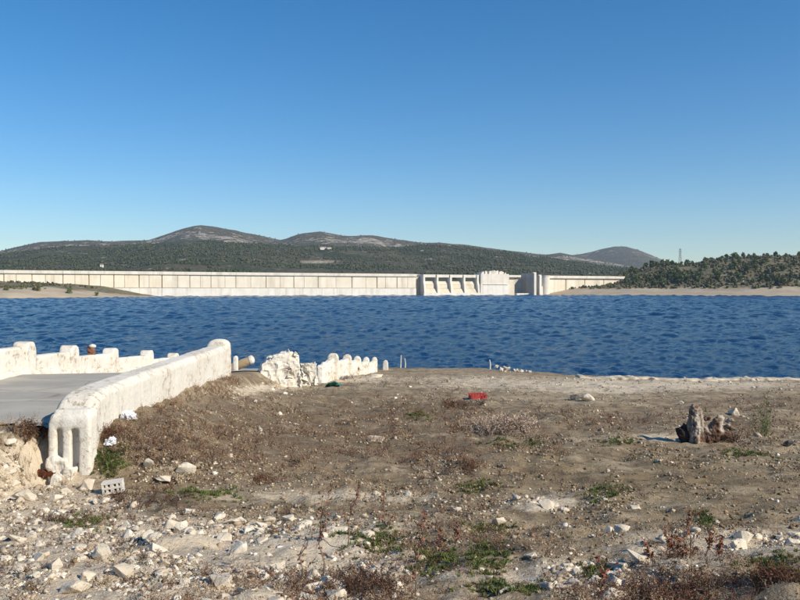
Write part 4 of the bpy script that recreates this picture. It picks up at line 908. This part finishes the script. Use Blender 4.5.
# ------------------------------------------------------------------ weeds
def ribbon(V, T, C, a, b, w0, w1, col, r):
    """thin three-sided stem from a to b"""
    a = np.asarray(a, float); b = np.asarray(b, float); t = b - a; t = t / (np.linalg.norm(t) + 1e-9); u_ = np.cross(t, [0.3, 0.5, 0.8]); u_ /= np.linalg.norm(u_) + 1e-9; v_ = np.cross(t, u_)
    k = len(V)
    for p, w in ((a, w0), (b, w1)):
        for q in range(3): an = q * 2.094; V.append(p + (u_ * math.cos(an) + v_ * math.sin(an)) * w); C.append(col)
    for q in range(3): n_ = (q + 1) % 3; T.append((k + q, k + n_, k + 3 + n_)); T.append((k + q, k + 3 + n_, k + 3 + q))
def leaf(V, T, C, p, d, L, w, col, r):
    d = np.asarray(d, float); d /= np.linalg.norm(d) + 1e-9; s_ = np.cross(d, r.normal(size=3)); s_ /= np.linalg.norm(s_) + 1e-9; k = len(V); n_ = np.cross(d, s_)
    V += [p, p + d * L * .5 + s_ * w, p + d * L + n_ * L * .15, p + d * L * .5 - s_ * w]; C += [col] * 4; T += [(k, k + 1, k + 2), (k, k + 2, k + 3)]
def blade(V, T, C, a, b, w0, w1, col, r):
    a = np.asarray(a, float); b = np.asarray(b, float); s_ = np.cross(b - a, r.normal(size=3)); s_ /= np.linalg.norm(s_) + 1e-9; k = len(V)
    V += [a - s_ * w0, a + s_ * w0, b + s_ * w1, b - s_ * w1]; C += [col] * 4; T += [(k, k + 1, k + 2), (k, k + 2, k + 3)]
def dry_weed(seed, n=6, stemc=(0.9, 0.85, 0.8), seedc=(1.0, 0.8, 0.7)):
    r = rs(seed); V, T, C = [], [], []
    for i in range(n):
        a = r.uniform(0, 6.28); lean = r.uniform(.1, .75); L = r.uniform(.5, 1.0); p = np.array([0.05 * math.cos(a), 0.05 * math.sin(a), -0.05]); d = np.array([math.cos(a) * lean, math.sin(a) * lean, 1.0]); d /= np.linalg.norm(d)
        q = p + d * L * .5; d2 = d + r.normal(0, .25, 3); e = q + d2 / np.linalg.norm(d2) * L * .5
        blade(V, T, C, p, q, .016, .011, stemc, r); blade(V, T, C, q, e, .011, .004, stemc, r)
        for k in range(2):
            m0 = p + (e - p) * r.uniform(.4, .8); d3 = d + r.normal(0, .6, 3); e2 = m0 + d3 / np.linalg.norm(d3) * L * r.uniform(.2, .35); blade(V, T, C, m0, e2, .008, .003, stemc, r)
            leaf(V, T, C, e2, r.normal(size=3), r.uniform(.06, .12), r.uniform(.018, .038), seedc, r)
        for k in range(3): leaf(V, T, C, p + (e - p) * r.uniform(.3, 1.0), r.normal(size=3), r.uniform(.06, .14), r.uniform(.015, .04), seedc, r)
    return np.array(V), np.array(T), np.array(C)
def rosette(seed, n=22):
    r = rs(seed); V, T, C = [], [], []
    for i in range(n):
        a = r.uniform(0, 6.28); el = r.uniform(.25, 1.3); d = np.array([math.cos(a) * math.cos(el), math.sin(a) * math.cos(el), math.sin(el)]); p = np.array([r.uniform(-.25, .25), r.uniform(-.25, .25), 0.0])
        g = r.uniform(.7, 1.35); leaf(V, T, C, p, d, r.uniform(.5, 1.0), r.uniform(.035, .09), (g, g, g * .9), r)
    return np.array(V), np.array(T), np.array(C)
DRY = [dry_weed(500 + i, 5 + i % 3) for i in range(6)]
x, y, z, px, py, r = sample(28000, WEED, 41, 0.10, zmin=0.12)
h = r.uniform(.55, 1.3, len(x)) * np.where(py > 470, 0.075, np.where(px < 330, 0.115, 0.14)) * np.where(y < 20, 1, 1.1)
wp = np.array([(0.25, 0.185, 0.135), (0.32, 0.25, 0.18), (0.20, 0.115, 0.075), (0.44, 0.36, 0.24), (0.12, 0.085, 0.065), (0.32, 0.28, 0.225)])
c = wp[r.choice(6, len(x), p=[.28, .2, .2, .1, .1, .12])] * r.uniform(.75, 1.2, (len(x), 1))
V, T, C = scatter(DRY, np.stack([x, y, z], 1), np.stack([h * 1.3, h * 1.3, h], 1), c, 43, 0.2)
tag(link('dry_weeds', mesh_np('dry_weeds', V, T, C), PLANT), 'grey-brown dead weeds covering the slope', kind='stuff')
stickV, stickT, stickC = [], [], []
ribbon(stickV, stickT, stickC, (-1, 0, 0), (0, .12, .1), .03, .03, (1, 1, 1), rs(1)); ribbon(stickV, stickT, stickC, (0, .12, .1), (1, -.05, .02), .03, .015, (1, 1, 1), rs(1))
x, y, z, px, py, r = sample(16000, WEED + PALE, 45, 0.12, clump=False); s = np.clip(r.uniform(1.5, 5.5, len(x)) * y / F, .01, .12)
c = np.array([(0.40, 0.32, 0.22), (0.24, 0.18, 0.13), (0.15, 0.10, 0.07), (0.50, 0.44, 0.35)])[r.choice(4, len(x))] * r.uniform(.8, 1.2, (len(x), 1)); V, T, C = scatter([(np.array(stickV), np.array(stickT), np.array(stickC))], np.stack([x, y, z + 0.008], 1), s, c, 46, 0.1)
tag(link('twig_litter', mesh_np('twig_litter', V, T, C), PLANT), 'dry twigs and straw lying on the soil', kind='stuff')
x, y, z, px, py, r = sample(40000, [(560, 405, 330, 34, .8)], 49, 0.0, clump=False, zmin=0.1)
k = np.abs(((z * 10 + 1.5 * fbm(x * .3, y * .3, 3, 67)) % 1.0) - 0.5) < 0.07; x, y, z = x[k], y[k], z[k]; s = np.clip(r.uniform(1.2, 4.5, len(x)) * y / F, .02, .2)
c = np.array([(0.16, 0.115, 0.08), (0.24, 0.18, 0.13), (0.10, 0.072, 0.055), (0.34, 0.28, 0.20)])[r.choice(4, len(x))]; V, T, C = scatter([(np.array(stickV), np.array(stickT), np.array(stickC))], np.stack([x, y, z + 0.012], 1), s, c, 50, 0.15)
tag(link('drift_lines', mesh_np('drift_lines', V, T, C), PLANT), 'dark lines of driftwood crumbs left along old water levels', kind='stuff')
x, y, z, px, py, r = sample(9000, [(600, 425, 300, 40, .5), (450, 500, 350, 50, .25), (200, 560, 250, 40, .25)], 51, 0.02, zmin=0.12)
h = r.uniform(.03, .085, len(x)) * (0.8 + y / 30); c = np.array([(0.10, 0.07, 0.05), (0.16, 0.10, 0.07), (0.075, 0.055, 0.042), (0.12, 0.12, 0.055)])[r.choice(4, len(x))] * r.uniform(.7, 1.2, (len(x), 1))
V, T, C = scatter(DRY, np.stack([x, y, z], 1), np.stack([h * 2, h * 2, h], 1), c, 52, 0.4)
tag(link('dark_tufts', mesh_np('dark_tufts', V, T, C), PLANT), 'low dark dead tufts scattered over the slope', kind='stuff')
# weeds along the foot of the near wall and the dry grass at the ramp edge
n = 170; t_ = r.rand(n); yy = 9.8 + t_ * 9.6; xx = np.interp(yy, [9.6, 12, 19.5], [-3.70, -3.80, -4.22]) + np.abs(r.normal(0.12, .16, n)); zz = gz(xx, yy); h = r.uniform(.10, .28, n) * (0.5 + 0.6 * t_)
c = wp[r.choice(6, n)] * r.uniform(.7, 1.1, (n, 1)); V, T, C = scatter(DRY, np.stack([xx, yy, zz], 1), np.stack([h, h, h], 1), c, 47, 0.2)
tag(link('wall_foot_weeds', mesh_np('wall_foot_weeds', V, T, C), PLANT), 'dead weeds along the foot of the near wall', kind='stuff')
n = 120; xx = r.uniform(-5.6, -4.2, n); yy = 8.85 + r.normal(0.15, .35, n); zz = gz(xx, yy); h = r.uniform(.10, .24, n); c = np.array([(0.38, 0.29, 0.18)]) * r.uniform(.7, 1.2, (n, 1))
V, T, C = scatter(DRY, np.stack([xx, yy, zz], 1), np.stack([h * .5, h * .5, h], 1), c, 48, 0.15)
tag(link('ramp_edge_grass', mesh_np('ramp_edge_grass', V, T, C), PLANT), 'straw grass along the near edge of the ramp', kind='stuff')
# green clumps, each one a thing
ROS = [rosette(600 + i) for i in range(5)]
GC = [(107, 467, 17, 15, 130, 'green grass clump at the right foot of the broken wall end'), (204, 499, 32, 6, 90, 'low bright green weed patch below the weedy bank'), (84, 522, 26, 7, 70, 'green grass strip on the rubble below the hollow brick'),
      (372, 541, 30, 10, 110, 'leafy green clump behind the dry stalks at bottom centre'), (478, 486, 20, 5, 70, 'small green weed patch left of the bare soil'), (606, 497, 22, 8, 60, 'sparse green weeds on the bare soil at right'),
      (432, 558, 26, 12, 110, 'largest green weed clump at bottom centre right'), (488, 560, 22, 13, 100, 'green weed clump right of the largest one'), (488, 533, 24, 6, 60, 'flat green weeds beside the flat white stone'), (598, 572, 14, 10, 70, 'dark green weed clump with reddish stems at lower right'),
      (776, 573, 26, 10, 80, 'green weed clump near the lower right corner'), (705, 522, 9, 8, 40, 'small green tuft above the brown dock at right'), (515, 588, 40, 8, 90, 'green weeds along the bottom edge under the dead branch'),
      (620, 443, 24, 4, 40, 'thin green weeds at the foot of the feathery plant slope'), (755, 455, 34, 4, 60, 'faint green weeds below the feathery plant'), (520, 443, 26, 3, 50, 'faint green weeds below the grey brush heap'), (420, 418, 14, 3, 30, 'faint green patch on the upper weedy slope'), (60, 455, 10, 6, 30, 'green weeds in the broken wall footing')]
for i, (cx, cy, rx, ry, n, lab) in enumerate(GC):
    r = rs(700 + i); q = spot(cx, cy); n = int(n * 2.0); a = r.normal(0, .5, n); b = r.normal(0, .5, n); x, y, z, ok = hit(cx + a * rx, cy + b * ry); x, y, z = x[ok], y[ok], z[ok]
    s = r.uniform(.5, 1.2, len(x)) * (0.026 + 0.0028 * q.y); c = np.array([(0.115, 0.155, 0.045), (0.15, 0.165, 0.06), (0.085, 0.125, 0.04), (0.16, 0.14, 0.07)])[r.randint(0, 4, len(x))] * r.uniform(.8, 1.25, (len(x), 1))
    V, T, C = scatter(ROS, np.stack([x, y, z], 1) - np.array(q), s, c, 701 + i, 0.2); tag(link('green_weed', mesh_np('green_weed', V, T, C), PLANT, None, q), lab, 'weed')
# tall dry stalks
def stalk(px, py, hpx, lean, seed, label, col=(0.20, 0.085, 0.05), dens=70, branches=3):
    r = rs(seed); q = spot(px, py); H = hpx * q.y / F; V, T, C = [], [], []; sc = (0.23, 0.16, 0.11); pts = [np.array([0, 0, -.03])]
    for k in range(1, 6): f = k / 5; pts.append(np.array([lean * H * f + r.normal(0, .012), r.normal(0, .012), H * f]))
    for a, b, k in zip(pts[:-1], pts[1:], range(5)): ribbon(V, T, C, a, b, .0055 - .0008 * k, .0047 - .0008 * k, sc, r)
    paths = [(pts[2 + i], pts[3 + i]) for i in range(3)]
    for k in range(branches):
        p = pts[1 + k % 3] + (pts[2 + k % 3] - pts[1 + k % 3]) * r.rand(); d = np.array([r.normal(0, .5), r.normal(0, .4), 1.0]); e = p + d / np.linalg.norm(d) * H * r.uniform(.2, .38); ribbon(V, T, C, p, e, .003, .0015, sc, r); paths.append((p, e))
    st = mesh_np('stem', np.array(V), np.array(T), np.array(C)); V, T, C = [], [], []
    for k in range(dens):
        a, b = paths[r.randint(len(paths))]; p = a + (b - a) * r.uniform(.1, 1.0) + r.normal(0, .006, 3); g = r.uniform(.6, 1.5)
        leaf(V, T, C, p, r.normal(size=3), r.uniform(.010, .026), r.uniform(.005, .010), tuple(g * v for v in col), r)
    t = tag(empty('dry_stalk', q), label, 'weed'); link('stem', st, PLANT, t); tag(link('seed_heads', mesh_np('seed_heads', np.array(V), np.array(T), np.array(C)), PLANT, t), kind='stuff')
stalk(322, 578, 98, -0.05, 1, 'tallest rusty dry stalk at bottom centre, left of three', dens=110); stalk(347, 549, 68, 0.20, 2, 'leaning rusty dry stalk in the middle of three at bottom centre', dens=80); stalk(386, 546, 62, -0.05, 3, 'rusty dry stalk at bottom centre, right of three', dens=90)
stalk(415, 592, 66, 0.10, 4, 'thin dry stalk at the bottom edge right of the dark weeds', dens=50); stalk(600, 590, 40, 0.05, 5, 'short red-brown stalk in the green clump at lower right', (0.22, 0.06, 0.04), 70, 5); stalk(300, 588, 58, .1, 6, 'pale bare stalk at the bottom edge beside the boulder', dens=20)
for i, (px, py, h, ln) in enumerate([(690, 560, 44, 0.0), (672, 562, 32, -.25), (706, 556, 34, .2), (684, 570, 30, -.3), (716, 575, 24, .3), (655, 575, 24, -.2)]):
    stalk(px, py, h, ln, 20 + i, ['tallest dock stalk', 'left-leaning dock stalk', 'right-leaning dock stalk', 'low dock stalk nearest the centre', 'small dock stalk right of the rest', 'small dock stalk left of the rest'][i] + ' in the brown cluster at lower right', (0.24, 0.09, 0.045), 90, 5)
for i, (px, py, h) in enumerate([(425, 545, 36), (440, 552, 30), (455, 548, 26)]):
    stalk(px, py, h, 0.1 * (i - 1), 40 + i, ['left', 'middle', 'right'][i] + ' one of three low red-brown stalks behind the largest green clump', (0.20, 0.07, 0.045), 70, 5)
# darker dead weed tangles along the bottom edge
def tangle(cx, cy, rx, ry, n, hgt, cols, seed, label, name='dead_bush', cat='bush', dense=None):
    r = rs(seed); q = spot(cx, cy); x, y, z, ok = hit(cx + r.normal(0, .5, n) * rx, cy + r.normal(0, .5, n) * ry); x, y, z = x[ok], y[ok], z[ok]; h = hgt * r.uniform(.6, 1.3, len(x)); c = np.array(cols)[r.randint(0, len(cols), len(x))] * r.uniform(.7, 1.2, (len(x), 1))
    V, T, C = scatter(DRY, np.stack([x, y, z], 1) - np.array(q), np.stack([h * 1.3, h * 1.3, h], 1), c, seed + 1, 0.35); tag(link(name, mesh_np(name, V, T, C), PLANT, None, q), label, cat)
DK = [(0.10, 0.065, 0.05), (0.13, 0.075, 0.05), (0.07, 0.05, 0.042)]; RB = [(0.17, 0.085, 0.055), (0.11, 0.06, 0.04), (0.22, 0.14, 0.09), (0.08, 0.055, 0.04)]
tangle(355, 590, 55, 22, 120, .10, DK, 801, 'dark tangled dead bush at the bottom edge right of the boulder'); tangle(690, 594, 90, 16, 150, .09, RB, 803, 'red-brown dead weeds along the bottom edge at lower right'); tangle(688, 557, 30, 16, 60, .085, RB, 805, 'brown dock leaves at the foot of the stalks at lower right')
tangle(262, 480, 12, 5, 25, .12, RB, 807, 'small rust-coloured tuft at the lower rim of the weedy slope'); tangle(468, 470, 14, 5, 35, .13, RB, 809, 'rusty tuft among stones right of the weedy slope'); tangle(116, 497, 10, 5, 30, .10, DK, 811, 'dark dead tuft in the shade beside the hollow brick')
tangle(460, 408, 24, 4, 40, .22, DK + RB, 813, 'dark dead bush on the slope left of the grey brush heap'); tangle(780, 592, 30, 10, 60, .10, RB, 815, 'red-brown dead weeds in the lower right corner')
tangle(505, 429, 26, 6, 520, .25, [(0.46, 0.41, 0.34), (0.36, 0.31, 0.25), (0.55, 0.50, 0.42)], 817, 'grey heap of dry brush on the silt below the red crate', 'brush_heap', 'brush'); tangle(341, 377, 12, 2.5, 420, .17, [(0.20, 0.18, 0.165), (0.27, 0.24, 0.21)], 819, 'grey dry brush heap against the white post row', 'brush_heap', 'brush')
tangle(150, 503, 45, 9, 70, .09, DK + RB, 821, 'dark dead weeds on brown soil right of the hollow brick'); tangle(62, 521, 40, 4, 60, .07, DK, 823, 'dark dead weeds around the green grass strip at left'); tangle(30, 437, 14, 8, 50, .16, DK + [(0.30, 0.23, 0.15)], 825, 'dark dry weeds in the shade left of the broken wall end'); tangle(110, 440, 10, 8, 40, .12, RB, 827, 'brown dead weeds on the bank just right of the wall end')
# feathery green plant
def feathery():
    q = spot(765, 437); u = q.y / F; r = rs(77); V, T, C = [], [], []; SV, ST, SCc = [], [], []; g = (0.15, 0.19, 0.07)
    for k in range(7):
        H = (48 if k == 0 else r.uniform(18, 36)) * u; ln = 0.06 if k == 0 else r.normal(-.05, .22); p0 = np.array([r.normal(0, 3 * u), r.normal(0, .05), -.03]); e = p0 + np.array([ln * H, r.normal(0, .04), H]); ribbon(SV, ST, SCc, p0, e, .006, .002, (0.15, 0.15, 0.07), r)
        for j in range(int(46 * H / (48 * u))):
            f = r.uniform(.08, 1); p = p0 + (e - p0) * f; a = r.uniform(0, 6.28); L = (1.15 - f) * 0.17 * r.uniform(.4, 1); d = np.array([math.cos(a), math.sin(a), r.uniform(.5, 1.3)]); tip = p + d / np.linalg.norm(d) * L; ribbon(V, T, C, p, tip, .0025, .0012, g, r)
            for m_ in range(4): leaf(V, T, C, p + (tip - p) * r.rand(), d + r.normal(0, .6, 3), .035, .0035, tuple(v * r.uniform(.7, 1.3) for v in g), r)
    t = tag(empty('feathery_plant', q), 'tall feathery green plant standing right of the tree stump', 'plant'); link('stem', mesh_np('stem', np.array(SV), np.array(ST), np.array(SCc)), PLANT, t); link('foliage', mesh_np('foliage', np.array(V), np.array(T), np.array(C)), PLANT, t)
feathery()
# dead branches
DRIFT = mat_plain('driftwood', (0.42, 0.36, 0.30), 0.9, 0.3, 18, 0.5)
def branch(pts, rad, label, seed):
    q = spot(*pts[0]); W = []
    for px, py in pts: p = spot(px, py); W.append(p - q + Vector((0, 0, rad * 0.7)))
    bm = bmesh.new(); n = len(W); tube(bm, W, [rad * (1 - .55 * i / (n - 1)) for i in range(n)], 8)
    tag(link('dead_branch', remeshed('dead_branch', bm, rad * .35, rad * .35, 14, seed), DRIFT, None, q), label, 'branch')
branch([(552, 591), (540, 588), (525, 587), (512, 590), (500, 595)], 0.022, 'curved grey-white dead branch at the bottom edge', 1); branch([(590, 591), (572, 590), (556, 592)], 0.018, 'shorter dead branch end-on to the curved one at the bottom edge', 2)
branch([(8, 524), (25, 521), (42, 524)], 0.02, 'pale stick lying on the gravel at left', 3); branch([(62, 545), (72, 541), (86, 538)], 0.016, 'grey stick on the rubble below the green grass strip', 4); branch([(98, 547), (108, 553), (116, 558)], 0.012, 'thin pale stick beside the broad pale block', 5)
# rubble heap at the waterline
HEAP = tag(empty('rubble_heap', spot(506, 371.8)), 'small heap of pale rubble at the waterline beside the single stake', 'rubble heap'); r = rs(91)
for k in range(26):
    f = r.rand(); s = r.uniform(.06, .16) * (1.2 - .6 * f); link('stone', STN[r.randint(8)], None, HEAP, ((-0.5 + 1.6 * f), r.normal(0, .12), max(0.02, (.28 - .25 * f) * r.rand())), (r.rand(), r.rand(), r.rand() * 6), (s, s, s * .8))

# ------------------------------------------------------------------ air
bm = bmesh.new(); box(bm, -4200, 4200, -300, 4600, -9, 320); hz_m = bpy.data.materials.new('air'); hz_m.use_nodes = True; nt = hz_m.node_tree; nt.nodes.remove(nt.nodes['Principled BSDF'])
pv = nt.nodes.new('ShaderNodeVolumePrincipled'); pv.inputs['Color'].default_value = (0.72, 0.84, 1.0, 1); pv.inputs['Density'].default_value = 0.00010; pv.inputs['Anisotropy'].default_value = 0.2
nt.links.new(pv.outputs[0], nt.nodes['Material Output'].inputs['Volume'])
tag(link('haze', bm_mesh('haze', bm), hz_m), 'thin blue haze over the reservoir and hills', kind='stuff')
